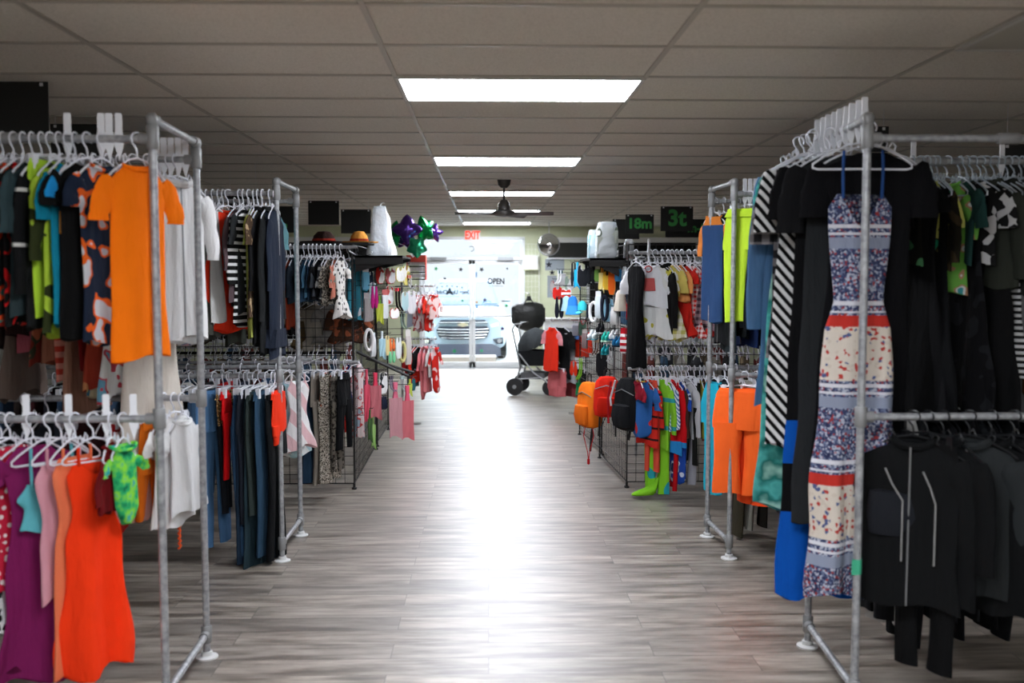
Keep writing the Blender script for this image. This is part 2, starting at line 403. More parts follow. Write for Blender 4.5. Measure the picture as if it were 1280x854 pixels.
for z, w in ((.68, .53), (.62, .53), (.56, .50), (.50, .45)):
    MB().tube([(-w, -.05, z), (-w*.5, -.062, z-.012), (w*.5, -.062, z-.012), (w, -.05, z)], .011, 8).build('grille_bar', CHROME, gr)
MB().prism([(-.52, .79), (.52, .79), (.46, .86), (-.46, .86)], .05).build('upper_grille', DKG, car, (0, .0, 0), smooth=False)
MB().tube([(-.5, -.035, .815), (.5, -.035, .815)], .012).build('grille_trim', CHROME, car)
em = MB().prism([(-.11, -.022), (-.04, -.022), (-.04, -.042), (.04, -.042), (.04, -.022), (.11, -.022), (.1, .022), (.04, .022), (.04, .042), (-.04, .042), (-.04, .022), (-.1, .022)], .03).build('emblem', solid('gold_emblem', 'cfc6a8', .3, .6), car, (0, -.06, .765), smooth=False)
MB().prism([(-.62, .36), (.62, .36), (.78, .27), (.80, .12), (.64, .08), (-.64, .08), (-.80, .12), (-.78, .27)], .12).build('lower_bumper', GREY, car, (0, -.01, 0), smooth=False)
for s_ in (-1, 1):
    MB().prism([(s_*.56, .76), (s_*.88, .86), (s_*.90, .78), (s_*.60, .70)], .05).build('headlamp', solid('headlamp_glass', 'c9dbe8', .1, coat=.5), car, (0, .03, 0), smooth=False)
    fl = MB().prism([(s_*.62, .46), (s_*.84, .50), (s_*.84, .36), (s_*.70, .36)], .06).build('fog_lamp_bezel', DKG, car, (0, .01, 0), smooth=False)
    MB().lathe([(.001, 0), (.045, 0), (.05, .03), (.001, .03)], 14, Matrix.Translation((s_*.765, -.03, .43)) @ Matrix.Rotation(PI/2, 4, 'X')).build('fog_lamp', CHROME, fl)
    for yy in (.85, 3.7):
        MB().lathe([(.001, -.11), (.28, -.11), (.34, -.08), (.34, .08), (.28, .11), (.001, .11)], 24, Matrix.Translation((s_*.82, yy, .34)) @ Matrix.Rotation(PI/2, 4, 'Y')).build('wheel', solid('tyre', '17181b', .8), car)
    MB().box((s_*.98-.07, 1.35, 1.12), (s_*.98+.07, 1.45, 1.26)).build('side_mirror', WCAR, car, smooth=False)
pb = thing('parking_block', 'low concrete wheel stop in front of the white car', 'parking block', (cx+.1, 19.55, 0))
MB().rings([[(x, -.09, .0), (x, .09, 0), (x, .06, .13), (x, -.06, .13)] for x in (-.75, .62)]).build('block', solid('concrete_tan', '8d8076', .9), pb, smooth=False)
MB().box((-.74, -.058, .13), (.61, .058, .165)).build('painted_top', solid('block_white', 'e9e9e9', .8), pb, smooth=False)

# ------------------------------------------------------------ ceiling lights, fan
LM = solid('light_diffuser', 'ffffff', .5, emit='f2f6ff', es=15)
OFF = solid('unlit_diffuser', 'c9c6bc', .5)
words = ['nearest lit ceiling panel, the largest, above the aisle', 'second lit ceiling panel from the camera, beyond the large one', 'third lit ceiling panel, just in front of the ceiling fan', 'fourth lit ceiling panel, behind the ceiling fan', 'farthest thin lit ceiling panel, close to the front doors']
def panel(x, y, lab, mat, grp=None):
    t = thing('ceiling_light', lab, 'ceiling light', (x, y, CEIL-.01), 0, grp)
    w, d = 1.22, .6
    f = MB().box((0, 0, -.008), (w, .02, .008)).box((0, d-.02, -.008), (w, d, .008)).box((0, .02, -.008), (.02, d-.02, .008)).box((w-.02, .02, -.008), (w, d-.02, .008))
    f.build('frame', solid('panel_frame', 'd8d8d4', .5), t, smooth=False)
    MB().box((.018, .018, -.005), (w-.018, d-.018, .001)).build('diffuser', mat, t, smooth=False)
for i in range(5): panel(LX[0], LY0+LYS*i, words[i], LM)
for y, kx in ((LY0-LYS, 0), (LY0-2*LYS, 0), (LY0-2*LYS, -3), (LY0-2*LYS, 3), (LY0-3*LYS+.6, -3), (LY0-3*LYS+.6, 0), (LY0-3*LYS+.6, 3)): panel(LX[0]+1.22*kx, y, 'lit ceiling panel out of view behind the camera', LM, 'ceiling panels behind the camera')  # unseen panels; the side and rearmost ones are added for extra bounce light
panel(LX[0]+1.22*2, LY0-.612*2, 'unlit ceiling panel above the right near pipe rack', OFF)
q = at(630, 262, 9.75)
fan = thing('ceiling_fan', 'dark metal ceiling fan with three blades above the aisle', 'ceiling fan', (q.x, 9.75, CEIL))
DM = solid('fan_metal', '4e4b48', .4, .6)
MB().lathe([(.001, 0), (.07, 0), (.06, -.05), (.03, -.08), (.001, -.08)], 20).build('canopy', DM, fan)
MB().tube([(0, 0, -.05), (0, 0, -.24)], .012).build('downrod', DM, fan)
MB().lathe([(.001, -.2), (.03, -.2), (.06, -.24), (.065, -.30), (.11, -.315), (.115, -.34), (.09, -.36), (.001, -.37)], 24).build('motor', DM, fan)
for i, a in enumerate((math.radians(-4), math.radians(62), math.radians(190))):
    bl = MB()
    bl.rings([[(x, -w, -.335+.012), (x, w, -.335-.012), (x, w, -.342-.012), (x, -w, -.342+.012)] for x, w in ((.08, .02), (.13, .025), (.16, .055), (.3, .062), (.46, .05), (.5, .02))])
    bl.build('blade', DM, fan, rot=(0, 0, a))

# ------------------------------------------------------------ hanging signs
SGN = solid('sign_black', '10110f', .55); GTX = solid('sign_green', '3f9a4c', .6)
def hsign(x0, y0, x1, y1, Y, lab, text=None, size=.2, dx=0, dz=0, rz=0):
    a, b = at(x0, y0, Y), at(x1, y1, Y); w, h = b.x-a.x, a.z-b.z
    t = thing('hanging_sign', lab, 'sign', ((a.x+b.x)/2, Y, b.z), rz)
    MB().box((-w/2, -.004, 0), (w/2, .004, h)).build('board', SGN, t, smooth=False)
    for s_ in (-1, 1):
        MB().tube([(s_*(w/2-.03), 0, h-.015), (s_*(w/2-.03), 0, CEIL-b.z)], .0015, 5).build('cord', WPL, t)
        MB().box((s_*(w/2-.03)-.008, -.008, h-.022), (s_*(w/2-.03)+.008, .008, h-.006)).build('clip', WPL, t, smooth=False)
    if text: put('lettering', text_mesh(text, size, GTX, .001), t, (dx, -.006, h/2+dz))
hsign(826, 258, 866, 289, 11.0, 'black hanging sign reading 3t in green', '3t', .25)
hsign(832, 274, 889, 297, 11.8, 'black hanging sign ending in m-9m in green, behind the 3t sign', 'm-9m', .15, .165, .0)
hsign(782, 268, 817, 292, 11.6, 'black hanging sign reading 18m in dark green', '18m', .17)
hsign(766, 274, 799, 299, 12.6, 'blank black hanging sign partly behind the 18m sign')
hsign(385, 251, 424, 281, 11.0, 'blank black hanging sign, left of two over the left gridwall rack')
hsign(426, 262, 464, 292, 11.9, 'blank black hanging sign, right of two over the left gridwall rack')
hsign(330, 258, 371, 291, 10.4, 'black hanging sign with faint green print behind second left pipe rack', 'm-m', .08, .0, -.06)
hsign(-12, 102, 62, 176, 4.9, 'large black hanging sign at the top left corner')
hsign(63, 155, 131, 200, 6.0, 'black hanging sign partly hidden behind near left rack hangers')
hsign(283, 240, 325, 285, 8.4, 'black hanging sign behind the second left rack top rail')
hsign(1079, 158, 1110, 190, 5.6, 'black hanging sign behind the corner of near right pipe rack')
hsign(1252, 180, 1300, 225, 5.4, 'black hanging sign at the right edge behind the jackets')

# ------------------------------------------------------------ garments
def prof(keys, z):
    for (a, va), (b, vb) in zip(keys, keys[1:]):
        if z <= b:
            t = (z-a)/(b-a) if b > a else 0
            return va+(vb-va)*(t*t*(3-2*t))
    return keys[-1][1]
def sheet(wk, tk, z0, z1, rnd, amp=.012, n=36, rows=22, cx=0.0, freq=None, hem=.012, vn=0.0):
    """closed cloth body: wk/tk = half width / half thickness keys over depth, folds grow downwards"""
    f1 = freq or rnd.uniform(28, 42); p1, p2, p3 = (rnd.uniform(0, 6.3) for _ in range(3)); f2 = f1*.43
    sw = rnd.uniform(-.02, .02); rs = []
    L = z1-z0
    for i in range(rows+1):
        d = z0+L*i/rows; hw = prof(wk, d); ht = prof(tk, d); u = i/rows; A = amp*(u**.8)
        r_ = []
        for k in range(n):
            a = 2*PI*k/n; c, s_ = math.cos(a), math.sin(a)
            x = hw*math.copysign(abs(c)**.8, c); y = ht*s_
            y += A*(math.sin(f1*x+p1+d*2.2)+.7*math.sin(f2*x+p2-d*3)) + sw*math.sin(2.2*d+p3)
            x += A*.4*math.sin(d*14+p2)*c
            zz = -(d+(vn*max(0, 1-u*5)*max(0, 1-abs(c)*1.15) if vn else 0)+hem*u*u*(math.sin(f2*x*1.6+p3)+.5*s_))
            r_.append((x+cx+.012*math.sin(3*d+p3)*u, y, zz))
        rs.append(r_)
    # turn the hem inwards
    last = rs[-1]; c0 = Vector((sum(q[0] for q in last)/n, sum(q[1] for q in last)/n, sum(q[2] for q in last)/n))
    rs.append([(c0.x+(q[0]-c0.x)*.93, c0.y+(q[1]-c0.y)*.6, q[2]+.015) for q in last])
    rs.append([(c0.x+(q[0]-c0.x)*.85, c0.y+(q[1]-c0.y)*.3, q[2]+.05) for q in last])
    return MB().rings(rs)
def sleeve(side, w, zs, L, rnd, out=.05, r0=.06, r1=.045, th=.5, rows=12):
    n = 16; rs = []
    x0, z0 = side*(w*.80), zs+.045; ph = rnd.uniform(0, 6.3); sy = rnd.uniform(-.01, .01)
    for i in range(rows+1):
        u = i/rows; e = 1-(1-u)**2.2
        px = x0+side*((out+w*.14)*e); pz = z0+L*(u**1.05)
        tx, tz = side*((out+w*.14)*2.2*(1-u)**1.2)+1e-4, L
        l = math.hypot(tx, tz); ux, uz = tz/l, -tx/l     # across direction in the x-depth plane
        r = r0+(r1-r0)*u; r *= 1+.05*math.sin(u*15+ph)+.03*math.sin(u*31+ph*2)
        if i == 0: r *= .8
        rs.append([(px+ux*r*math.cos(a), r*th*math.sin(a)*(.55 if i == 0 else 1)+sy*u+.004*math.sin(9*u+ph), -(pz+uz*r*math.cos(a))) for a in (2*PI*k/n for k in range(n))])
    last = rs[-1]; c = Vector((sum(q[0] for q in last)/n, sum(q[1] for q in last)/n, sum(q[2] for q in last)/n))
    rs.append([tuple(c+(Vector(q)-c)*.85+Vector((0, 0, .008))) for q in last]); rs.append([tuple(c+(Vector(q)-c)*.7+Vector((0, 0, .04))) for q in last])
    return MB().rings(rs)
def collar(mat, t, w=.07, z=-.105, th=.022, r=.007):
    MB().tube([(w*math.cos(a), th*math.sin(a), z-.014*(.5-.5*math.sin(a))-.012*abs(math.cos(a))**3*-1) for a in (2*PI*k/20 for k in range(20))], r, 6, closed=True).build('collar', mat, t)
def darker(spec, k=.75):
    return spec
Z0 = .105   # cloth begins this far below the rail centre
def garment(kind, L, spec, rnd, w=.17, t=None, o=None, det=True):
    """L: distance rail -> hem. builds children on t"""
    o = o or {}; m = cloth(spec); tr = cloth(o['trim']) if 'trim' in o else m
    sm = cloth(o['sleeve']) if 'sleeve' in o else m
    th = o.get('th', .016); amp = o.get('amp', .010)
    rows = 22 if det else 12; n = 36 if det else 24
    if kind in ('tee', 'long', 'hoodie', 'jacket', 'tank', 'onesie', 'blouse'):
        neck = .055 if kind != 'tank' else .075
        wk = [(Z0, neck), (Z0+.02, w*.62), (Z0+.05, w*.93), (Z0+.09, w*.95), (Z0+.16, w*.90), (L*.7, w*.92), (L, w*(1.0 if kind != 'blouse' else 1.25))]
        if kind == 'tank': wk = [(Z0, w*.5), (Z0+.03, w*.55), (Z0+.11, w*.62), (Z0+.17, w*.88), (L, w)]
        if kind == 'onesie': wk = wk[:-2]+[(L-.07, w*.9), (L-.03, w*.7), (L, w*.28)]
        tk = [(Z0, .012), (Z0+.08, th), (L, th*1.35)]
        sheet(wk, tk, Z0, L, rnd, amp, n, rows).build('body', m, t)
        if kind in ('tee', 'onesie', 'blouse'):
            for s_ in (-1, 1): sleeve(s_, w, Z0+.015, o.get('sl', .15), rnd, .045, .060*w/.17, .054*w/.17, .24).build('sleeve', sm, t)
        elif kind != 'tank':
            sl = o.get('sl', min(.42, L-Z0-.1))
            for s_ in (-1, 1): sleeve(s_, w, Z0+.015, sl, rnd, .03, .055*w/.17, .034*w/.17, .5).build('sleeve', sm, t)
        if kind == 'hoodie':
            MB().rings([[(.075*s*math.cos(a), .03+.035*s*math.sin(a), -Z0-.005-z) for a in (2*PI*k/16 for k in range(16))] for s, z in ((.5, -.03), (.95, 0), (1.1, .05), (.9, .11), (.4, .14))]).build('hood', tr, t)
            MB().prism([(-.09, -L+.17), (.09, -L+.17), (.12, -L+.06), (-.12, -L+.06)], th*2+.03).build('pocket', m, t)
        elif kind == 'jacket':
            MB().tube([(0, -th-.012, -Z0-.01), (0, -th-.018, -(Z0+L)/2), (0, -th-.02, -L+.01)], .004, 6).build('zip', solid('zip_metal', '8d8f90', .4, .7), t)
            collar(tr, t, .07, -Z0+.005, .03, .016)
        elif det: collar(tr, t, .062, -Z0-.002)
    elif kind in ('dress', 'slip'):
        bz = Z0+o.get('bz', .27); fl = o.get('flare', 1.35)
        st = o.get('strap', .0); a0 = Z0+st
        if st: wk = [(a0, w*.60), (a0+.06, w*.84), (bz, w*.66), (bz+.12, w*.85), (L, w*fl)]
        else: wk = [(a0, .06), (a0+.02, w*.6), (a0+.05, w*.86), (bz, w*.72), ((bz+L)/2, w*(.72+fl)/2), (L, w*fl)]
        tk = [(a0, .012), (bz, th), (L, th*2)]
        sheet(wk, tk, a0, L, rnd, o.get('amp', .014), n+8, rows+8, hem=.02, vn=(.13 if spec == 'boho' else .06) if st else 0).build('body', m, t)
        if st:
            for s_ in (-1, 1): MB().tube([(s_*w*.5, -.008, -Z0+.0), (s_*w*.52, -.010, -Z0-st/2), (s_*w*.5, -.01, -a0-.02)], .006, 6).build('strap', tr, t)
        elif o.get('sl', .08):
            for s_ in (-1, 1): sleeve(s_, w*.93, Z0+.015, o.get('sl', .08), rnd, .03, .055*w/.17, .045*w/.17, .35).build('sleeve', sm, t)
        if 'trim' in o and not st: MB().tube([(w*.75*math.cos(a), (th+.01)*math.sin(a), -bz) for a in (2*PI*k/20 for k in range(20))], .008, 6, closed=True).build('waist_tie', tr, t)
    elif kind in ('pants', 'shorts', 'leggings'):
        cr = Z0+o.get('rise', .2)
        if kind == 'shorts': cr = min(cr, L-.07)
        wk = [(Z0, w*.86), (Z0+.06, w*.95), (cr, w*1.0), (cr+.03, w*.98)]
        sheet(wk, [(Z0, th*.8), (cr+.03, th*1.3)], Z0, cr+.03, rnd, amp*.7, n, 9, hem=.0).build('hip', m, t)
        fl = o.get('leg', .75 if kind != 'leggings' else .55)
        for s_ in (-1, 1):
            rr = random.Random(rnd.random()); lw = w*.5
            wk = [(cr-.01, lw*.98), (cr+.05, lw*.95), ((cr+L)/2, lw*(.9+fl)/2*.95), (L, lw*fl)]
            sheet(wk, [(cr-.01, th*1.2), (L, th*1.25)], cr-.01, L-rr.uniform(0, .015), rr, amp, 20, 14 if det else 8, cx=s_*lw*.98, hem=.006).build('trouser_leg', sm, t)
        if det: sheet([(Z0-.004, w*.865), (Z0+.03, w*.91)], [(Z0-.004, th*.8+.003), (Z0+.03, th*.95+.003)], Z0-.004, Z0+.03, rnd, 0, 28, 2, hem=0).build('waistband', tr, t)
    elif kind == 'skirt':
        wk = [(Z0, w*.8), (Z0+.05, w*.9), (L, w*o.get('flare', 1.3))]
        sheet(wk, [(Z0, th*.8), (L, th*1.8)], Z0, L, rnd, .014, n+8, rows, hem=.012).build('body', m, t)
        if det: sheet([(Z0-.004, w*.81), (Z0+.03, w*.87)], [(Z0-.004, th*.8+.004), (Z0+.03, th+.004)], Z0-.004, Z0+.03, rnd, 0, 28, 2, hem=0).build('waistband', tr, t)
    if o.get('piping'):
        for k, (xa, xb) in enumerate(((-.09, -.02), (.05, .10))):
            MB().tube([(xa, -th-.022, -Z0-.1), (xa+.03, -th-.03, -Z0-.16), (xb, -th-.032, -Z0-.22), (xb, -th-.032, -L*.75)], .0035, 6).build('piping', solid('piping_white', '8a8a88', .6), t)
    if o.get('print'):
        pc = solid('print_'+o['print'], o['print'], .7)
        for s_ in (-1,):
            z = -L*o.get('pz', .55)
            MB().tube([(.055*math.cos(a)*o.get('ps', 1), s_*(th+.012), z+.045*math.sin(a)*o.get('ps', 1)) for a in (2*PI*k/16 for k in range(16))], .011, 6, closed=True, flat=.5).build('print', pc, t)
            MB().prism([(-.05, z-.07), (.05, z-.07), (.06, z-.17), (-.04, z-.17)], .002).build('print', pc, t, (0, s_*(th+.013), 0))
    if o.get('tag'):
        MB().box((-.03, -.001, -.05), (.03, .001, .05)).build('price_tag', TAGM, t, (o.get('tagx', -w*.7), -th-.03, -Z0-.13), smooth=False)
KN = {'tee': 't_shirt', 'long': 'long_sleeved_shirt', 'hoodie': 'hoodie', 'jacket': 'jacket', 'tank': 'tank_top', 'onesie': 'bodysuit', 'blouse': 'blouse',
      'dress': 'dress', 'slip': 'dress', 'pants': 'trousers', 'leggings': 'leggings', 'shorts': 'shorts', 'skirt': 'skirt'}
CN = {'tee': 't-shirt', 'long': 'long-sleeved shirt', 'hoodie': 'hoodie', 'jacket': 'jacket', 'tank': 'tank top', 'onesie': 'bodysuit', 'blouse': 'blouse',
      'dress': 'dress', 'slip': 'dress', 'pants': 'trousers', 'leggings': 'leggings', 'shorts': 'shorts', 'skirt': 'skirt'}
# hangers: mesh shared by size
HM = {}; HST = []
def hanger_mesh(hw, mat, clips=False, r=.0042):
    k = (round(hw, 2), mat.name, clips)
    if k in HM: return HM[k]
    m = MB(); R0 = .0235
    hook = [(R0*math.cos(a), 0, R0*math.sin(a)) for a in [math.radians(-35+215*i/12) for i in range(13)]]
    hook += [(-R0*.8, 0, -.018), (-.004, 0, -.036), (0, 0, -.05), (0, 0, -.075)]
    m.tube(hook, r*.9, 7)
    ed = .055+hw*.12
    tri = [(0, 0, -.072), (-hw*.3, 0, -.082), (-hw*.8, 0, -.072-ed*.75), (-hw, 0, -.072-ed*1.08), (-hw*1.0, 0, -.072-ed*1.28), (-hw*.9, 0, -.072-ed*1.35), (0, 0, -.072-ed*1.33),
           (hw*.9, 0, -.072-ed*1.35), (hw, 0, -.072-ed*1.28), (hw, 0, -.072-ed*1.08), (hw*.8, 0, -.072-ed*.75), (hw*.3, 0, -.082)]
    m.tube(tri, r, 7, closed=True)
    # lower cradle hooks of a child's hanger
    for s_ in (-1, 1): m.tube([(s_*hw*.35, 0, -.085), (s_*hw*.42, 0, -.06), (s_*hw*.5, 0, -.075), (s_*hw*.47, 0, -.095)], r*.8, 6)
    me = m.mesh('clothes_hanger', mat); HM[k] = me; return me
def clip_hanger_mesh(hw, mat):
    k = ('c', round(hw, 2), mat.name)
    if k in HM: return HM[k]
    m = MB(); R0 = .0235
    m.tube([(R0*math.cos(a), 0, R0*math.sin(a)) for a in [math.radians(-35+215*i/12) for i in range(13)]]+[(-R0*.8, 0, -.018), (-.004, 0, -.036), (0, 0, -.05), (0, 0, -.068)], .0036, 7)
    m.tube([(-hw, 0, -.078), (-hw*.3, 0, -.066), (0, 0, -.062), (hw*.3, 0, -.066), (hw, 0, -.078)], .005, 7)
    me = m.mesh('clip_hanger', mat); HM[k] = me; return me
LAB = {}
def uniq(l):
    LAB[l] = LAB.get(l, 0)+1; return l
def hang(kind, x, y, zr, L, spec, name, where, rz, w=.17, o=None, hmat=None, det=True, hw=None):
    o = o or {}
    rnd = random.Random('%.3f %.3f %.2f %s' % (x, y, zr, kind))
    full = name if any(name.endswith(e) for e in CN.values()) or o.get('fullname') else name+' '+CN[kind]
    t = thing(o.get('nm', KN[kind]), uniq(full+' '+where), CN[kind] if 'cat' not in o else o['cat'], (x, y, zr), rz)
    garment(kind, L, spec, rnd, w, t, o, det)
    hm = hmat or WPL
    if kind in ('pants', 'shorts', 'skirt', 'leggings'):
        h = thing('clip_hanger', ('dark' if hm == DKH else 'clear' if hm == CLR else 'white')+' clip hanger holding the '+full, 'hanger', (x, y, zr), rz)
        put('hanger_bar', clip_hanger_mesh(w*.75, hm), h)
        for s_ in (-1, 1): MB().box((s_*w*.68-.012, -.012, -.125), (s_*w*.68+.012, .012, -.066)).build('clip', hm, h, smooth=False)
        h['label'] = h['label'].strip()
    else:
        me = hanger_mesh(hw or w*.93, hm)
        if y > 9.0 and not det: HST.append((me, Matrix.Translation((x, y, zr)) @ Matrix.Rotation(rz, 4, 'Z'))); t['_where'] = where; return t
        h = put('clothes_hanger', me, None, (x, y, zr), rz)
        tag(h, ('dark' if hm == DKH else 'clear' if hm == CLR else 'white')+' hanger holding the '+full, 'hanger')
    h['_where'] = where; t['_where'] = where
    return t
def row(where, Y, py_rail, items, side, Zr=None, hmat=None, det=True, jit=.10):
    """garments along a rail that runs in X. items: (px, kind, bottom_py, spec, name, opts)"""
    for it in items:
        px, kind, bot, spec, name = it[:5]; o = dict(it[5]) if len(it) > 5 else {}
        zr = Zr if Zr is not None else zat(px, py_rail, Y)
        x = xat(px, py_rail, Y); Ye = Y
        L = zr-zat(px, bot, Y)
        yw = o.get('yaw', .12+R.uniform(-jit, jit)); rz = PI/2-yw if side < 0 else -PI/2+yw
        w = o.get('w', R.uniform(.15, .175))
        hang(kind, x, Ye, zr, max(L, .2), spec, name, where, rz, w, o, o.get('h', hmat), det)
def bare_hangers(n, x0, x1, Y, Z, lab, grp, mat, hw=.15):
    me = hanger_mesh(hw, mat)
    for i in range(n):
        HST.append((me, Matrix.Translation((x0+(x1-x0)*(i+.5)/n+R.uniform(-.004, .004), Y, Z)) @ Matrix.Rotation(PI/2+R.uniform(-.15, .15), 4, 'Z')))

# size dividers on rails
DIV = None
def divider(x, y, z, lab, grp, rz=0):
    global DIV
    if DIV is None:
        m = MB()
        m.prism([(-.013, .028), (-.013, .092), (-.010, .096), (.010, .096), (.013, .092), (.013, .028), (.019, .0), (.015, -.03), (.0, -.085), (-.015, -.03), (-.019, 0)], .004)
        DIV = m.mesh('size_divider', solid('divider_white', 'eceef2', .4), smooth=False)
    o = put('size_divider', DIV, None, (x, y, z), rz); tag(o, lab, 'size divider', grp)

# ------------------------------------------------------------ pipe racks
def pipe_rack(label, poles, side, H, zlow, xend, lower_cross=False, rails=(True, True)):
    """poles: (xf,yf),(xb,yb) aisle-side uprights; rails run outward to xend"""
    (xf, yf), (xb, yb) = poles
    t = thing('pipe_rack', label, 'clothes rack', (xf, yf, 0)); off = Vector((xf, yf, 0))
    def pt(x, y, z): return Vector((x, y, z))-off
    pr = .0155; ends = [(xf, yf), (xb, yb), (xend, yf), (xend, yb)]
    zr = H-.075
    for x, y in ends:
        MB().tube([pt(x, y, .01), pt(x, y, H)], pr, 14).build('upright', GALV, t)
        MB().lathe([(.001, 0), (.05, 0), (.05, .006), (.026, .012), (.024, .03), (.001, .03)], 18, Matrix.Translation(pt(x, y, 0))).build('floor_flange', solid('flange_plastic', 'cfd0cf', .5), t)
        for z, h in ((H-.07, .045), (zlow, .04), (.11, .04)):
            MB().tube([pt(x, y, z-h), pt(x, y, z-h+.004), pt(x, y, z+h-.004), pt(x, y, z+h)], [.021, .024, .024, .021], 14).build('tee_fitting', FIT, t)
        MB().lathe([(.001, -.025), (.019, -.025), (.023, -.012), (.024, 0), (.021, .014), (.012, .022), (.001, .023)], 14, Matrix.Translation(pt(x, y, H))).build('elbow_fitting', FIT, t)
    for (xa, ya), (xc, yc) in ((ends[0], ends[1]), (ends[2], ends[3])):
        for z, nm in ((H, 'top_crossbar'), (.11, 'bottom_crossbar')):
            a, b = pt(xa, ya, z), pt(xc, yc, z); MB().tube([a, b], pr, 14).build(nm, GALV, t)
            d = (b-a).normalized()
            for q, s_ in ((a, 1), (b, -1)): MB().tube([q+d*s_*.015, q+d*s_*.045, q+d*s_*.05], [.022, .023, .02], 14).build('socket', FIT, t)
    for y, x0 in ((yf, xf), (yb, xb)):
        for z, nm in ((zr, 'upper_rail'), (zlow, 'lower_rail')):
            MB().tube([pt(x0, y, z), pt(xend, y, z)], pr*.95, 14).build(nm, GALV, t)
            s_ = -1 if xend < x0 else 1
            MB().tube([pt(x0+s_*.015, y, z), pt(x0+s_*.05, y, z)], .022, 14).build('rail_socket', FIT, t)
            mx = x0+s_*.55 if nm == 'upper_rail' else None
            if mx: MB().tube([pt(mx-.045, y, z), pt(mx-.04, y, z), pt(mx+.04, y, z), pt(mx+.045, y, z)], [.018, .022, .022, .018], 14).build('coupling', FIT, t)
    return t, zr
H = 2.35
AF, AB = (-1.272, 3.72), (-1.30, 4.36)
BF, BB = (-1.275, 5.87), (-1.275, 6.46)
CF, CB = (1.46, 3.70), (1.515, 4.42)
DF, DB = (1.50, 5.85), (1.48, 6.36)
_, ZU = pipe_rack('near left galvanised pipe clothes rack with two rail levels', (AF, AB), -1, H, 1.205, -3.2)
pipe_rack('second left galvanised pipe clothes rack, beyond the near left one', (BF, BB), -1, H-.02, 1.15, -4.2)
pipe_rack('near right galvanised pipe clothes rack beside the floral dress', (CF, CB), 1, H+.01, 1.205, 3.4)
pipe_rack('second right galvanised pipe clothes rack with lime and orange trousers', (DF, DB), 1, H-.02, 1.15, 4.3)
ZUB = H-.02-.075; ZUC = H+.01-.075
o = thing('tape_strip', 'green tape wrapped around the near right rack front upright', 'tape', (CF[0], CF[1], zat(1077, 708, 3.7)))
MB().lathe([(.0158, -.03), (.0175, -.03), (.0175, .03), (.0158, .03)], 14).build('wrap', solid('green_tape', '3fae86', .5), o)
MB().box((-.028, -.017, -.03), (0, -.0158, .03)).build('tape_end', MC['green_tape'], o, smooth=False)

# ------------------------------------------------------------ near left rack
W1 = 'on near left rack, front top rail'
row(W1, AF[1], 184, [
    (-26, 'tee', 402, 'plain:1c2430', 'midnight navy'),
    (-11, 'tee', 398, 'gr:151515:b03030:3f8fb0:12', 'black and red print'),
    (4, 'tee', 404, 'gr:b8322a:1b1b1e:5aa0b4:d8d0c8:11', 'red, black and blue print'),
    (17, 'tee', 398, 'gr:151718:d84a22:2c7a70:9', 'black, orange and teal print', {'sl': .17}),
    (29, 'long', 404, 'gr:141414:c01818:161616:10', 'black and crimson print', {'sl': .2}),
    (40, 'tee', 396, 'plain:2c393c', 'slate grey', {'sleeve': 'plain:34474b', 'sl': .2, 'print': '7d1c1c', 'ps': .7}),
    (52, 'long', 408, 'hs:101112:1a1b1c:.2:.5', 'black with pale bands', {'sleeve': 'hs:111213:cfcfca:.2:.93'}),
    (63, 'pants', 399, 'plain:b4dc3c', 'plain lime green', {'w': .13, 'yaw': .3}),
    (74, 'long', 418, 'gr:a6c43a:2c3318:9', 'lime and black camouflage', {'w': .14, 'sl': .3}),
    (84, 'tee', 404, 'plain:0f7f98', 'teal blue', {'w': .14}),
    (94, 'tee', 396, 'bd:151515:d58b3a:151515:1.0:0:.28:.36', 'black with bright orange stripe', {'sleeve': 'plain:1f8fd0', 'sl': .07, 'w': .13}),
    (109, 'tee', 420, 'plain:0d0d0d', 'black with white emblem', {'print': 'd6d6d2', 'pz': .74, 'ps': 1.0, 'yaw': .4, 'sl': .1}),
    (127, 'tee', 428, 'gr:1a2436:e8641e:c9ccd0:13', 'navy, orange and white print', {'yaw': .35, 'w': .13, 'sl': .1}),
], -1, ZU)
xo = xat(168, 184, AF[1])
row(W1, AF[1], 184, [(171, 'tee', 448, 'plain:ff7a0a', 'bright orange', {'w': .128, 'yaw': .62, 'sl': .15, 'th': .02, 'amp': .005})], -1, ZU)
for px in (85, 127, 137, 149): divider(xat(px, 184, AF[1]), AF[1], ZU, 'white size divider plate on near left rack, front top rail', 'size dividers on near left front top rail', .2)
W2 = 'on near left rack, rear top rail'
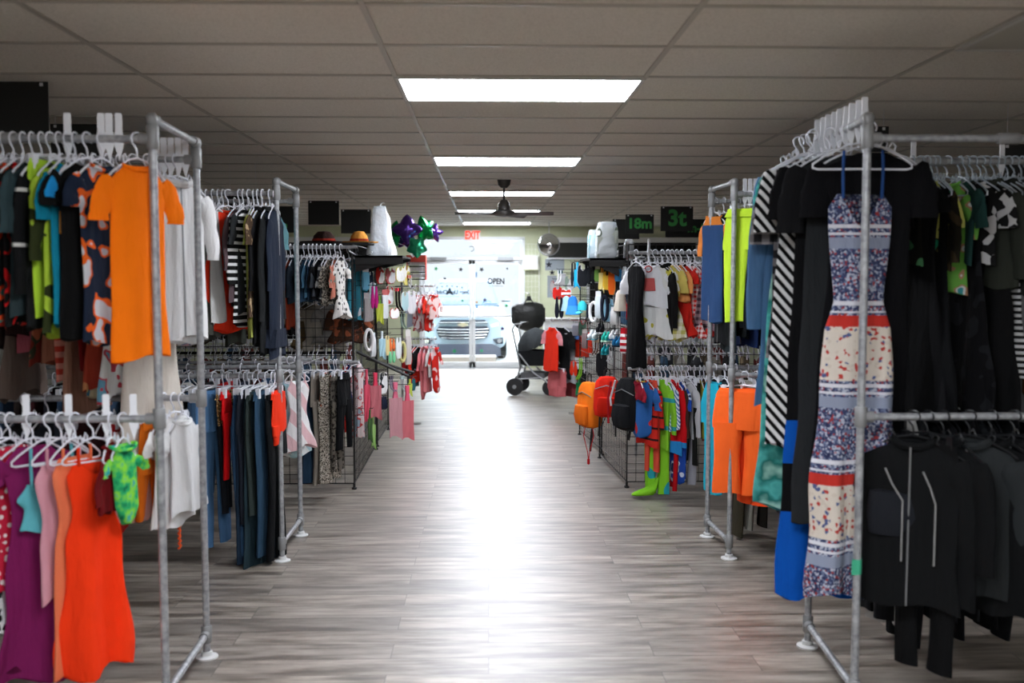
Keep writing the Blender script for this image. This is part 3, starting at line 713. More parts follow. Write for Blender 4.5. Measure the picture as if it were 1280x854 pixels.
row(W2, AB[1], 205, [
    (12, 'dress', 432, 'plain:332a2a', 'dark brown'), (20, 'dress', 494, 'plain:6f6159', 'long taupe', {'w': .13}), (37, 'tee', 420, 'plain:2a1c1c', 'dark oxblood'),
    (50, 'shorts', 442, 'plain:a0505c', 'dusty rose', {'w': .14, 'yaw': .7}), (68, 'blouse', 452, 'gr:7a3026:3a4030:b06a50:9', 'rust and olive floral'),
    (78, 'skirt', 472, 'hs:b03a2c:c98878:.05', 'red and pink striped', {'w': .11}),
    (90, 'skirt', 450, 'plain:94604c', 'terracotta', {'w': .13, 'yaw': .6}), (103, 'dress', 512, 'plain:9a7360', 'long tan', {'w': .13, 'yaw': .3}),
    (118, 'tee', 458, 'plain:7c1518', 'dark red', {'w': .15}), (134, 'dress', 478, 'gr:a6402e:c98a5c:5a3a2a:9', 'rust patterned', {'w': .15}),
    (150, 'blouse', 490, 'gr:c8bf9c:2f6078:c9b25c:12', 'cream with blue leaves', {'yaw': .5}),
    (166, 'dress', 494, 'gr:dfe2e0:c04a58:6aa0b8:12', 'white with red flowers', {'yaw': .5}),
    (184, 'dress', 572, 'plain:cdc5ba', 'long cream', {'w': .16, 'yaw': .5, 'flare': 1.2}),
    (200, 'blouse', 418, 'plain:d4d6d8', 'plain white', {'yaw': .35, 'sl': .2}),
    (211, 'tee', 430, 'gr:e4e5e6:7a8fb0:c9a0a8:13', 'white with faint print', {'yaw': .45, 'sl': .2}),
    (221, 'jacket', 424, 'plain:dedede', 'white', {'yaw': .62, 'sl': .28, 'w': .16})], -1, ZU)
for i, px in enumerate((196, 205, 214, 223, 232)): divider(xat(px, 205, AB[1]), AB[1], ZU, 'white size divider plate on near left rack, rear top rail', 'size dividers on near left rear top rail', .2)
W3 = 'on near left rack, front lower rail'
row(W3, AF[1], 521, [
    (-18, 'dress', 700, 'plain:3a3a44', 'slate', {'w': .16}), (1, 'dress', 790, 'fl:dcdcdc:151515:dcdcdc:50', 'zebra patterned', {'w': .16, 'yaw': .3}),
    (12, 'dress', 740, 'pk:c2203c:e8dcdc:34', 'crimson polka dot', {'w': .16, 'yaw': .35}),
    (40, 'dress', 850, 'plain:7c1c56', 'long magenta', {'w': .135, 'yaw': .7, 'flare': 1.2, 'amp': .03}),
    (62, 'slip', 662, 'plain:63b7c0', 'short ruffled aqua', {'w': .15, 'yaw': .8, 'strap': .14, 'bz': .24, 'flare': 1.0}),
    (76, 'slip', 745, 'plain:d79aa6', 'pale pink', {'w': .13, 'yaw': .6, 'strap': .06, 'flare': .85}),
    (93, 'slip', 832, 'plain:ec7a52', 'salmon', {'w': .12, 'yaw': .5, 'strap': .04, 'flare': 1.15}),
    (116, 'slip', 838, 'plain:ff3c12', 'long vermilion', {'w': .125, 'yaw': .75, 'strap': .05, 'flare': 1.25, 'bz': .25, 'amp': .03, 'trim': 'plain:d8300c'}),
    (138, 'blouse', 640, 'plain:6b1014', 'blood red', {'w': .09, 'yaw': 0}),
    (153, 'onesie', 655, 'td:0f6f4c:2fb46c:8fe03a:1fa0b0:18', 'green and turquoise tie-dyed', {'w': .062, 'yaw': .45, 'sl': .05})], -1, 1.205)
for px in (33, 86, 133, 167): divider(xat(px, 521, AF[1]), AF[1], 1.205, 'white size divider plate on near left rack, front lower rail', 'size dividers on near left front lower rail', .3)
W4 = 'on near left rack, rear lower rail'
row(W4, AB[1], 503, [
    (30, 'tee', 640, 'plain:1c1c1e', 'inky black'), (60, 'tee', 650, 'plain:23262e', 'dark grey'), (90, 'shorts', 600, 'plain:2b2f3a', 'charcoal'), (112, 'skirt', 640, 'plain:3a1618', 'wine', {'flare': 1.1}),
    (135, 'tee', 650, 'plain:30161a', 'dark plum'), (156, 'shorts', 660, 'plain:a01c1c', 'deep red'),
    (174, 'blouse', 648, 'plain:cf9f98', 'blush pink', {'w': .14, 'yaw': .4, 'sl': .1}), (186, 'shorts', 646, 'plain:e8761c', 'orange', {'w': .12}),
    (205, 'blouse', 650, 'plain:e6e4e0', 'milky white', {'w': .11, 'yaw': .2, 'sl': .08}), (217, 'skirt', 655, 'plain:e9e9e9', 'snowy white frilled', {'w': .11, 'yaw': .25}),
    (227, 'blouse', 640, 'plain:dcdcdc', 'off-white cotton', {'w': .11, 'yaw': .3, 'sl': .08})], -1, 1.205)
# ------------------------------------------------------------ second left rack
W5 = 'on second left rack, front top rail'
DK = [('plain:23211f', 'espresso'), ('plain:2b2a2c', 'graphite'), ('plain:7a3a22', 'rust brown'), ('plain:3a3a30', 'olive drab'), ('plain:1b1e26', 'ink blue'), ('plain:6a2222', 'burgundy'), ('ck:8a2c22:1f1f1f:.05', 'red and black checked'), ('plain:544a42', 'mushroom')]
def fill(where, Y, Zr, x0, x1, n, pool, kinds, lr, side, det=False, hmat=None, w=(.15, .175)):
    prev = None
    for i in range(n):
        x = x0+(x1-x0)*(i+.5)/n; spec, nm = pool[i % len(pool)]; kd = kinds[(i*5+i//3) % len(kinds)]
        key = nm+' '+CN[kd]; o = {}
        full = key
        yw = .1+R.uniform(-.08, .08); rz = PI/2-yw if side < 0 else -PI/2+yw
        wh = where
        hang(kd, x, Y, Zr, R.uniform(*lr), spec, nm, wh, rz, R.uniform(*w), o, hmat, det)
        prev = key
fill(W5, BF[1], ZUB, -3.1, -1.95, 15, DK, ['tee', 'long', 'hoodie', 'jacket'], (.6, .85), -1)
row(W5, BF[1], 247, [
    (232, 'long', 420, 'plain:4a2a20', 'chestnut'), (244, 'long', 368, 'plain:c0603c', 'burnt orange', {'w': .16}), (251, 'long', 430, 'plain:3c3226', 'dark khaki'),
    (258, 'long', 424, 'plain:50524f', 'heather grey', {'sl': .6}), (266, 'hoodie', 420, 'plain:44453f', 'charcoal grey'), (273, 'tee', 400, 'plain:c8c4c0', 'ivory'),
    (279, 'tee', 402, 'plain:cfcfcc', 'pale grey'), (285, 'long', 414, 'plain:ee3a1e', 'bright red', {'w': .15, 'yaw': .7, 'sl': .5}),
    (299, 'long', 380, 'plain:5a4a4e', 'mauve grey', {'sl': .3}), (304, 'tee', 392, 'plain:26282a', 'dark charcoal'),
    (311, 'long', 406, 'hs:101010:dedede:.042:.6', 'narrow black and white striped', {'w': .17, 'yaw': .35, 'sl': .38}),
    (317, 'tee', 420, 'plain:c6d06a', 'pale yellow', {'w': .15}), (322, 'blouse', 398, 'gr:4a3a2c:a89070:24', 'brown speckled'),
    (328, 'jacket', 430, 'plain:161618', 'jet black', {'w': .14}), (337, 'jacket', 440, 'plain:1d1f20', 'long soft black', {'w': .15, 'yaw': .15, 'sl': .6}),
    (343, 'hoodie', 446, 'plain:232a38', 'navy black', {'w': .12, 'yaw': .1})], -1, ZUB)
W6 = 'on second left rack, rear top rail'
fill(W6, BB[1], ZUB, -3.0, -1.36, 18, [('plain:2a2422', 'dark umber'), ('gr:4a2a20:a03a28:7', 'brown and red print'), ('plain:3b4038', 'moss'), ('plain:121214', 'coal black'), ('plain:8a2c1c', 'brick red'), ('plain:6aa0a8', 'pale teal')], ['long', 'jacket', 'tee', 'blouse'], (.75, .98), -1)
W7 = 'on second left rack, front lower rail'
fill(W7, BF[1], 1.15, -3.0, -1.86, 14, [('plain:1d1c22', 'midnight'), ('dn:2c3f55', 'indigo denim'), ('plain:2a2220', 'bark brown'), ('plain:3a1a1e', 'dark cherry')], ['shorts', 'pants', 'skirt'], (.5, .9), -1)
J = {'hw_': ''}
row(W7, BF[1], 468, [
    (238, 'pants', 640, 'plain:17191d', 'soft black'), (249, 'pants', 604, 'dn:26394f', 'dark denim'), (254, 'pants', 622, 'dn:2f4760', 'creased denim'),
    (268, 'pants', 681, 'dn:4a6f94', 'light blue denim', {'w': .15, 'yaw': .6, 'leg': .62}), (279, 'leggings', 640, 'plain:181b20', 'thin black', {'w': .09}),
    (286, 'skirt', 560, 'sq:7a5a34:caa871:2c2218', 'gold sequinned', {'w': .13, 'yaw': .5, 'flare': .55}), (287.5, 'shorts', 596, 'plain:cc0f14', 'scarlet', {'w': .12, 'rise': .12}),
    (300, 'pants', 690, 'dn:33506e', 'mid blue denim', {'w': .14, 'leg': .65}), (306, 'pants', 700, 'dn:26384c', 'cuffed navy denim', {'w': .15}),
    (311, 'leggings', 650, 'plain:1a1f28', 'ink'), (317, 'pants', 640, 'plain:2d3634', 'grey green'),
    (325, 'pants', 706, 'dn:22333a', 'flared dark', {'w': .16, 'yaw': .45, 'leg': 1.5}), (333, 'pants', 690, 'dn:2a4358', 'straight blue denim'),
    (340, 'leggings', 698, 'plain:101214', 'long black', {'w': .15}), (345, 'leggings', 556, 'plain:f03a1c', 'red', {'w': .12})], -1, 1.15)
W8 = 'on second left rack, rear lower rail'
fill(W8, BB[1], 1.15, -2.9, -1.36, 13, [('plain:16181c', 'blackish'), ('plain:b0181a', 'cardinal red'), ('plain:1c2436', 'deep navy'), ('plain:d8d4d0', 'chalk white')], ['shorts', 'tee', 'skirt'], (.42, .62), -1)
# ------------------------------------------------------------ left gridwall rack
def gridwall(name, lab, p0, p1, z0, z1, mat, arms=(), pitch=.076, grp=None, vp=.076, r=.0026):
    a, b = Vector((p0[0], p0[1], 0)), Vector((p1[0], p1[1], 0)); d = b-a; Ln = d.length; u = d/Ln
    t = thing(name, lab, 'display rack', a, 0, grp)
    m = MB(); n = max(1, round(Ln/vp))
    for i in range(n+1):
        q = u*(Ln*i/n); m.tube([(q.x, q.y, z0), (q.x, q.y, z1)], r, 5)
    k = max(1, round((z1-z0)/pitch)); nx = Vector((-u.y, u.x, 0))*.004
    for i in range(k+1):
        z = z0+(z1-z0)*i/k; m.tube([(nx.x, nx.y, z), (u.x*Ln+nx.x, u.y*Ln+nx.y, z)], r, 5)
    m.build('wire_grid', mat, t)
    f = MB().tube([(0, 0, z0), (0, 0, z1), (u.x*Ln, u.y*Ln, z1), (u.x*Ln, u.y*Ln, z0)], .007, 8, closed=True).build('frame', mat, t)
    for q in (Vector((0, 0, 0)), u*Ln):
        if z0 < .2: MB().lathe([(.001, 0), (.02, 0), (.02, .012), (.009, .016), (.009, z0), (.001, z0)], 12, Matrix.Translation(q)).build('levelling_foot', mat, t)
    return t
GLX = -1.11; GY0, GY1 = 7.88, 9.72
gE = gridwall('gridwall_panel', 'black wire gridwall facing the camera, left of the aisle', (-3.0, GY0), (GLX, GY0), .05, 2.02, BLK)
gE2 = gridwall('gridwall_panel', 'black wire gridwall edge-on along the left side of the aisle', (GLX, GY0+.02), (-1.14, GY1), .05, 2.02, BLK)
def wall_rail(parent, lab, x0, x1, Y, Z, yg, mat=GALV, r=.0125):
    off = parent.location
    o = MB().tube([(x0-off.x, Y-off.y, Z), (x1-off.x, Y-off.y, Z)], r, 12).build('hang_rail', mat, parent)
    for x in (min(x0, x1)+.1, (x0+x1)/2, max(x0, x1)-.06):
        MB().tube([(x-off.x, Y-off.y, Z-.0), (x-off.x, Y-off.y, Z-.03), (x-off.x, yg-off.y, Z-.05)], .006, 8).build('bracket', mat, parent)
YE = 7.52; ZEU = zat(400, 309, YE); ZEL = zat(400, 453, YE)
for Z in (ZEU, ZEL): wall_rail(gE, '', -3.0, xat(446, 309, YE), YE, Z, GY0)
YE2 = 8.22
for Z in (ZEU, ZEL+.02): wall_rail(gE, '', -3.0, -1.2, YE2, Z, GY0, BLK)
W9 = 'on left gridwall rack, top rail'
fill(W9, YE, ZEU, -2.9, -1.62, 15, [('dn:3f5f78', 'washed denim'), ('plain:4a2418', 'cocoa'), ('plain:1a1f28', 'storm navy'), ('gr:8c3a20:3a2010:9', 'rust print')], ['tee', 'jacket', 'blouse'], (.5, .72), -1)
row(W9, YE, 309, [
    (358, 'tee', 376, 'dn:5f8296', 'faded blue denim', {'w': .14}), (363, 'tee', 410, 'plain:7a2c16', 'russet'), (368, 'jacket', 378, 'plain:1d2630', 'dark teal'),
    (380, 'tee', 376, 'plain:28425a', 'steel blue', {'w': .14}), (386, 'tee', 374, 'dn:47708c', 'pale denim', {'w': .14}), (391, 'tee', 376, 'plain:1f3246', 'petrol blue', {'w': .14}),
    (396, 'blouse', 372, 'plain:4a5058', 'pewter', {'w': .14}), (402, 'blouse', 374, 'plain:0f0f12', 'black velvet', {'w': .15, 'yaw': .3}), (408, 'blouse', 378, 'gr:2c2c30:9a9a9a:22', 'charcoal lace', {'w': .14}),
    (413, 'blouse', 380, 'fl:b0a89c:4a4640:90', 'leopard print', {'w': .14, 'yaw': .25}), (419, 'blouse', 372, 'gr:b06a58:5f6a60:d0b8a8:20', 'faded floral', {'w': .13}),
    (426, 'dress', 396, 'pk:d8d4cf:3a3a3a:26', 'white dotted', {'w': .10, 'yaw': .4})], -1, ZEU, det=True, jit=.06)
row('on left gridwall rack, behind the grid at the top', YE2, 307, [(436, 'dress', 396, 'plain:e2e6ea', 'bright white', {'w': .14, 'yaw': .7, 'flare': 1.1}), (446, 'jacket', 400, 'plain:3c90a4', 'turquoise', {'w': .14, 'yaw': .3})], -1, ZEU)
row('on left gridwall rack, hung low behind the grid', YE2, 370, [(388, 'dress', 434, 'plain:5a4a30', 'olive brown', {'w': .15, 'yaw': .8}), (403, 'dress', 436, 'plain:a39c90', 'putty beige', {'w': .2, 'yaw': 1.2, 'flare': 1.1}), (420, 'dress', 430, 'plain:8f8c88', 'dove grey', {'w': .17, 'yaw': 1.1}), (436, 'blouse', 428, 'gr:3a2418:8a4a30:12', 'brown patterned', {'w': .15, 'yaw': 1.0})], -1, 1.62)
wall_rail(gE, '', -1.75, -1.18, YE2, 1.62, GY0, BLK)
W10 = 'on left gridwall rack, lower rail'
fill(W10, YE, ZEL, -2.9, -1.66, 12, [('plain:1a1c22', 'black denim'), ('plain:5a1a1a', 'garnet'), ('dn:2f4a66', 'classic denim')], ['pants', 'skirt', 'shorts'], (.5, .8), -1)
row('on left gridwall rack, lower rail near second left pipe rack', 6.98, 450, [(354, 'slip', 566, 'hs:eef0f0:e6b8b8:.14:.7', 'white and pink tiered', {'w': .13, 'yaw': .7, 'strap': .05, 'flare': 1.25}), (362, 'slip', 570, 'ds:e9eef0:b8dce4:.2', 'white and aqua tiered', {'w': .13, 'yaw': .75, 'strap': .05, 'flare': 1.3}),
    (371, 'slip', 560, 'ds:f0eeee:e8c0c4:.22', 'pastel rainbow', {'w': .12, 'yaw': .7, 'strap': .05, 'flare': 1.3})], -1, None)
wall_rail(gE, '', -1.62, -1.28, 6.98, zat(362, 450, 6.98), GY0, GALV)
row(W10, YE, 453, [
    (379, 'pants', 596, 'plain:15181e', 'blue black', {'w': .15}), (388, 'pants', 602, 'dn:22364a', 'dark blue denim', {'w': .15, 'yaw': .35}), (396, 'leggings', 604, 'plain:8a8278', 'stone', {'w': .14}),
    (404, 'shorts', 512, 'plain:c0664a', 'coral', {'w': .12}), (413, 'pants', 602, 'fl:8c8478:26221e:c0b8ac:150', 'snake print', {'w': .15, 'yaw': .5, 'leg': .85, 'th': .02}),
    (421, 'leggings', 590, 'gr:6a645c:2a2622:40', 'grey leopard', {'w': .13}), (431, 'leggings', 562, 'plain:0f1012', 'slim black', {'w': .12, 'yaw': .3}), (418, 'tank', 480, 'plain:e8502a', 'orange red', {'w': .1})], -1, ZEL)
row('on left gridwall rack, behind the grid at the bottom', YE2, 453, [(440, 'long', 512, 'plain:1c2c68', 'royal navy', {'w': .12, 'yaw': .5, 'sl': .2}), (434, 'shorts', 538, 'plain:d0342c', 'tomato red', {'w': .1}), (445, 'tee', 548, 'gr:d8c8c8:c04848:8fa8b8:14', 'white and red patterned', {'w': .11, 'yaw': .5, 'sl': .08})], -1, ZEL+.02)
bare_hangers(34, -2.95, -1.3, YE2, 1.19+.05, 'empty white hanger in the packed row behind left gridwall', 'empty hangers behind the left gridwall', WPL)
wall_rail(gE, '', -3.0, -1.2, YE2, 1.24, GY0, BLK)

# clothes rows deeper in the shop, behind the gridwalls
for sd, xa, xb, nm in ((-1, -3.1, -1.45, 'left'), (1, 3.0, 1.45, 'right')):
    for Y_, tg in ((9.3, 'middle'), (11.0, 'rear')):
        t = thing('clothes_rail', '%s straight steel clothes rail behind the %s gridwall' % (tg, nm), 'clothes rack', (xa, Y_, 0))
        for x in (0, xb-xa): MB().tube([(x, 0, 0), (x, 0, 2.0)], .014, 10).build('upright', GALV, t)
        for z in (1.95, 1.08): MB().tube([(0, 0, z), (xb-xa, 0, z)], .013, 10).build('rail', GALV, t)
        pl = [('plain:8a8278', 'stone grey'), ('plain:2a2c30', 'dark slate'), ('plain:a8a49c', 'oatmeal'), ('dn:34506a', 'denim blue'), ('plain:6a2a22', 'dull red'), ('gr:5a4a38:8a7a60:10', 'brown print'), ('plain:1c1c1e', 'black')]
        fill('on %s clothes rail, upper level, %s side' % (tg, nm), Y_, 1.95, xa+.1*(-sd), xb+.05*sd, 11, pl, ['tee', 'long', 'dress', 'jacket'], (.55, .8), sd)
        fill('on %s clothes rail, lower level, %s side' % (tg, nm), Y_, 1.08, xa+.1*(-sd), xb+.05*sd, 9, pl[3:]+pl[:3], ['pants', 'skirt', 'tee'], (.5, .9), sd)

# ------------------------------------------------------------ near right rack
W11 = 'on near right rack top crossbar'
def xhang(i, kind, Y, dx, bot, spec, name, o):
    x = 1.487+dx; o = dict(o); w = o.pop('w', .2)
    zr = H+.01; L = zr-zat(1040, bot, Y)
    hang(kind, x, Y, zr, L, spec, name, W11, o.pop('yaw', 0), w, o, None, True, o.get('hanger', None))
xhang(0, 'slip', 3.84, .01, 742, 'boho', 'long floral navy, red and white', {'w': .155, 'strap': .17, 'bz': .60, 'flare': 1.3, 'amp': .028, 'trim': 'plain:2c4f8a', 'hanger': .2, 'th': .03, 'yaw': .0})
xhang(1, 'dress', 3.925, .075, 705, 'plain:0c0c0f', 'long black', {'w': .225, 'sl': .2, 'flare': 1.0, 'amp': .012})
xhang(2, 'dress', 4.0, .0, 650, 'plain:26282a', 'charcoal', {'w': .22, 'sl': .26, 'flare': .9, 'tag': 1, 'tagx': -.12, 'sleeve': 'plain:141416'})
xhang(3, 'dress', 4.07, -.04, 745, 'bd:0e0e10:0a55b4:0c0c0e:0a55b4:2.0:0:.61:.705:.81', 'black and blue colour-block', {'w': .2, 'sl': .2, 'flare': .95})
xhang(4, 'dress', 4.14, -.09, 560, 'ds:101010:dcdcdc:.05', 'black and white striped', {'w': .19, 'sl': .25, 'flare': .95})
xhang(5, 'tee', 4.21, -.075, 450, 'ck:8a8688:1e1e20:.07', 'grey and black checked', {'w': .17, 'sl': .30})
xhang(6, 'dress', 4.28, -.08, 632, 'td:2c8f8a:58b8b0:1f7068:9fd0c0:10', 'marbled teal', {'w': .17, 'sl': .15, 'flare': 1.25})
xhang(7, 'long', 4.345, -.085, 505, 'dn:47688c', 'blue denim', {'w': .17, 'sl': .68})
for i in range(9): divider(1.478+.003*(i % 2), 3.78+i*.068, H+.01, 'white size divider plate on near right rack top crossbar', 'size dividers on near right top crossbar', .15)
W12 = 'on near right rack, rear top rail'
ZC = ZUC
row(W12, CB[1], 212, [
    (1112, 'tee', 330, 'plain:101012', 'black cotton', {'w': .16}), (1140, 'tank', 330, 'gr:1a1a14:4f8a5c:12', 'dark green print', {'w': .13}), (1158, 'tee', 318, 'gr:b4b45c:2f2f22:1f7f5a:12', 'yellow and green print', {'w': .13, 'yaw': .45}),
    (1172, 'long', 340, 'gr:1b1810:3a3020:12', 'dark brown print', {'w': .14}), (1184, 'long', 366, 'gr:6fae4a:b08464:d0d4d0:3f9a9c:15', 'green, tan and white print', {'w': .11, 'yaw': .6, 'sl': .2}),
    (1200, 'tee', 330, 'plain:22403c', 'bottle green', {'w': .15}), (1216, 'tee', 332, 'fl:c8c8c8:1a1a1a:26', 'black and white abstract', {'w': .15, 'yaw': .5, 'tag': 1}),
    (1233, 'jacket', 360, 'plain:33362f', 'washed khaki', {'w': .17, 'yaw': .4}), (1251, 'jacket', 366, 'plain:262825', 'dark olive', {'w': .17, 'yaw': .4}), (1268, 'jacket', 330, 'plain:3c3e3f', 'grey wool', {'w': .17, 'yaw': .55, 'tag': 1, 'tagx': -.03, 'sl': .28}),
    (1284, 'tee', 360, 'gr:5a1c22:c04050:2f6a5a:12', 'red floral', {'w': .16, 'yaw': .4})], 1, ZC, hmat=CLR)
row('on near right rack, rear top rail', CB[1], 212, [(1128, 'dress', 516, 'plain:0c0c0d', 'floor-length black', {'w': .17, 'yaw': .75}), (1150, 'dress', 520, 'plain:111113', 'plain onyx', {'w': .15, 'yaw': .3, 'sl': 0}),
    (1166, 'dress', 512, 'plain:0e0f11', 'matt black', {'w': .16, 'sl': 0}), (1208, 'dress', 512, 'gr:0e0e10:1e1f22:12', 'charred grey', {'w': .16, 'sl': 0}), (1226, 'dress', 514, 'plain:0f0f10', 'raven black', {'w': .17, 'yaw': .5, 'sl': 0}),
    (1243, 'dress', 474, 'hs:141414:c8c8c8:.028', 'fine black and white striped', {'w': .15, 'yaw': .5, 'sl': 0}), (1260, 'dress', 520, 'plain:6f7072', 'silver grey', {'w': .14, 'yaw': .5, 'sl': 0, 'tag': 1}), (1277, 'dress', 490, 'plain:5a3418', 'amber brown', {'w': .15, 'sl': 0})], 1, ZC, hmat=CLR)
for px in (1141, 1252): divider(xat(px, 212, CB[1]), CB[1], ZC, 'white size divider plate on near right rack, rear top rail', 'size dividers on near right rear top rail', .2)
W15 = 'on near right rack, front lower rail'
row(W15, CF[1], 527, [
    (1142, 'jacket', 756, 'plain:101112', 'black tracksuit', {'w': .2, 'yaw': .95, 'sl': .42, 'th': .03, 'piping': 1}), (1180, 'jacket', 748, 'plain:0d0e0f', 'black puffy', {'w': .18, 'yaw': .5, 'th': .03}),
    (1212, 'jacket', 742, 'plain:2a2d2e', 'dark grey hooded', {'piping': 1, 'w': .2, 'yaw': .9, 'th': .03, 'sl': .42}), (1240, 'jacket', 760, 'plain:0c0d0e', 'black fleece', {'w': .19, 'yaw': .6, 'th': .03}),
    (1268, 'jacket', 735, 'plain:151617', 'off-black nylon', {'w': .2, 'yaw': .8, 'th': .03}), (1296, 'jacket', 750, 'plain:0d0d0f', 'black zipped', {'w': .2, 'yaw': .6, 'th': .03}),
    (1160, 'pants', 838, 'plain:0b0b0c', 'black snow', {'w': .14, 'yaw': .6})], 1, 1.205, hmat=DKH)
W16 = 'on near right rack, rear lower rail'
row(W16, CB[1], 515, [(1100, 'pants', 770, 'plain:0e0e10', 'black woollen'), (1118, 'shorts', 782, 'plain:b4b2ae', 'light grey', {'w': .14, 'yaw': .5}), (1135, 'pants', 800, 'plain:111214', 'black ribbed'), (1155, 'jacket', 760, 'plain:15171a', 'dark zipped'), (1175, 'jacket', 770, 'plain:1c1d20', 'smoky black'),
    (1195, 'pants', 792, 'plain:0c0c0e', 'black fleece'), (1212, 'jacket', 762, 'plain:242628', 'dim grey'), (1230, 'jacket', 770, 'plain:101012', 'nylon black'), (1250, 'pants', 790, 'plain:131416', 'black quilted'), (1270, 'jacket', 760, 'plain:0f1011', 'padded black')], 1, 1.205, hmat=DKH)
# backpack with red strap at the left end of the lower rail
def backpack(x, y, ztop, s, c, c2, lab, rz=0, straps=0.25):
    t = thing('backpack', lab, 'backpack', (x, y, ztop), rz)
    m = cloth(c); m2 = cloth(c2)
    def sec(z, w, d, yo=0): return [(w*math.copysign(abs(math.cos(a))**.6, math.cos(a)), yo+d*math.copysign(abs(math.sin(a))**.7, math.sin(a)), -z) for a in (2*PI*k/24 for k in range(24))]
    MB().rings([sec(.07*s, .03*s, .02*s), sec(.08*s, .08*s, .05*s), sec(.13*s, .12*s, .07*s), sec(.25*s, .14*s, .08*s), sec(.40*s, .145*s, .085*s), sec(.48*s, .13*s, .075*s), sec(.50*s, .08*s, .04*s)]).build('bag_body', m, t)
    MB().rings([sec(.28*s, .05*s, .01*s, -.08*s), sec(.29*s, .09*s, .035*s, -.085*s), sec(.38*s, .1*s, .045*s, -.088*s), sec(.46*s, .09*s, .035*s, -.08*s), sec(.47*s, .05*s, .01*s, -.075*s)]).build('front_pocket', m2, t)
    MB().tube([(-.03*s, 0, -.075*s), (-.03*s, 0, -.01), (0, 0, .008), (.03*s, 0, -.01), (.03*s, 0, -.075*s)], .006, 6).build('carry_loop', BLKM, t)
    for q in (-1, 1):
        MB().tube([(q*.05*s, .06*s, -.1*s), (q*.1*s, .13*s, -.2*s), (q*.11*s, .14*s, -.34*s), (q*.08*s, .09*s, -.48*s), (q*.09*s, .07*s, -(.5+straps)*s)], .012*s, 6, flat=.4).build('strap', BLKM, t)
    MB().tube([(-.12*s, -.062*s, -.2*s), (0, -.085*s, -.16*s), (.12*s, -.062*s, -.2*s)], .004, 6).build('zip', solid('zip_metal', '8d8f90', .4, .7), t)
    return t
if True:
    x = xat(1126, 527, CF[1]); t = backpack(x+.03, CF[1]+.10, 1.19, 1.0, 'plain:15161a', 'plain:1f2126', 'black backpack with red strap hung beside near right rack upright', -.5)
    MB().tube([(-.13, -.02, -.12), (-.17, -.05, -.3), (-.16, -.04, -.5)], .012, 6, flat=.5).build('red_strap', solid('red_webbing', 'b03a2c', .7), t)['label'] = 'red webbing strap'
# ------------------------------------------------------------ second right rack
W17 = 'on second right rack, front top rail'
LZ = 'on second right rack, rear top rail'
row(W17, DF[1], 247, [
    (937, 'pants', 403, 'plain:c0e43a', 'neon lime', {'w': .16, 'yaw': .95, 'leg': .8}), (953, 'jacket', 395, 'plain:151718', 'black softshell', {'w': .15}),
    (962, 'long', 405, 'plain:1d2f56', 'dark royal blue', {'w': .15, 'trim': 'plain:d0402c', 'sl': .5}), (970, 'long', 400, 'plain:27487c', 'cobalt blue', {'w': .15}), (979, 'jacket', 410, 'plain:14171c', 'night black', {'w': .16})], 1, ZUB)
fill(W17, DF[1], ZUB, 1.86, 3.2, 15, [('plain:17181a', 'sooty black'), ('plain:23262b', 'iron grey'), ('plain:3a2a1c', 'walnut'), ('plain:1a2a3e', 'prussian blue')], ['jacket', 'long', 'tee'], (.65, .85), 1)
row(LZ, DB[1], 255, [
    (893, 'long', 402, 'bd:e88a3c:33507c:1.0:0:.16', 'navy and orange rash', {'w': .09, 'yaw': .7, 'sl': .2, 'sleeve': 'plain:ee8f48'}), (905, 'jacket', 430, 'plain:171a1c', 'black hooded', {'w': .15}), (914, 'long', 440, 'plain:222c30', 'dark spruce', {'w': .16, 'trim': 'plain:8cc63a'}),
    (924, 'hoodie', 420, 'plain:191d20', 'carbon', {'w': .16}), (935, 'jacket', 432, 'plain:1a2c58', 'sapphire', {'w': .16}), (948, 'tee', 430, 'plain:16181c', 'black mesh', {'w': .16})], 1, ZUB)
fill(LZ, DB[1], ZUB, 1.82, 3.2, 14, [('plain:1c1e22', 'dusky black'), ('plain:2f3338', 'lead grey'), ('plain:20406a', 'lake blue')], ['long', 'jacket', 'hoodie'], (.7, .9), 1)
for i in range(5): divider(xat(931+i*6.5, 247, DF[1]), DF[1], ZUB, 'white size divider plate above the lime trousers, second right rack', 'size dividers above the lime trousers', .3)
W18 = 'on second right rack, front lower rail'
row(W18, DF[1], 467, [
    (931, 'pants', 620, 'plain:ff6a28', 'bright orange snow', {'w': .19, 'yaw': 1.05, 'leg': .95, 'th': .035, 'amp': .008}), (945, 'pants', 632, 'plain:f05020', 'reddish orange snow', {'w': .16, 'yaw': .5, 'leg': .9, 'th': .025}),
    (956, 'leggings', 600, 'plain:d05848', 'brick pink', {'w': .13}), (963, 'leggings', 615, 'plain:157c88', 'deep teal', {'w': .13}), (972, 'pants', 640, 'plain:2a2724', 'dark chocolate', {'w': .14})], 1, 1.15)
fill(W18, DF[1], 1.15, 1.82, 3.1, 12, [('plain:17171a', 'tarry black'), ('plain:2a2420', 'peat brown'), ('plain:1f2a26', 'pine black')], ['pants', 'jacket', 'leggings'], (.6, .95), 1)
W19 = 'on second right rack, rear lower rail'
row(W19, DB[1], 458, [(893, 'long', 617, 'plain:24b4d0', 'cyan blue', {'w': .09, 'yaw': .5, 'sl': .22}), (906, 'long', 570, 'plain:1a2a30', 'murky teal', {'w': .14}), (920, 'pants', 668, 'plain:3c382c', 'dark camel', {'w': .15}), (934, 'pants', 660, 'plain:8a8880', 'ash grey', {'w': .15}), (948, 'pants', 655, 'plain:24221e', 'black coffee', {'w': .15})], 1, 1.15)
fill(W19, DB[1], 1.15, 1.78, 3.0, 10, [('plain:1a1a1c', 'pitch black'), ('plain:33281e', 'tobacco')], ['pants', 'jacket'], (.7, .9), 1)

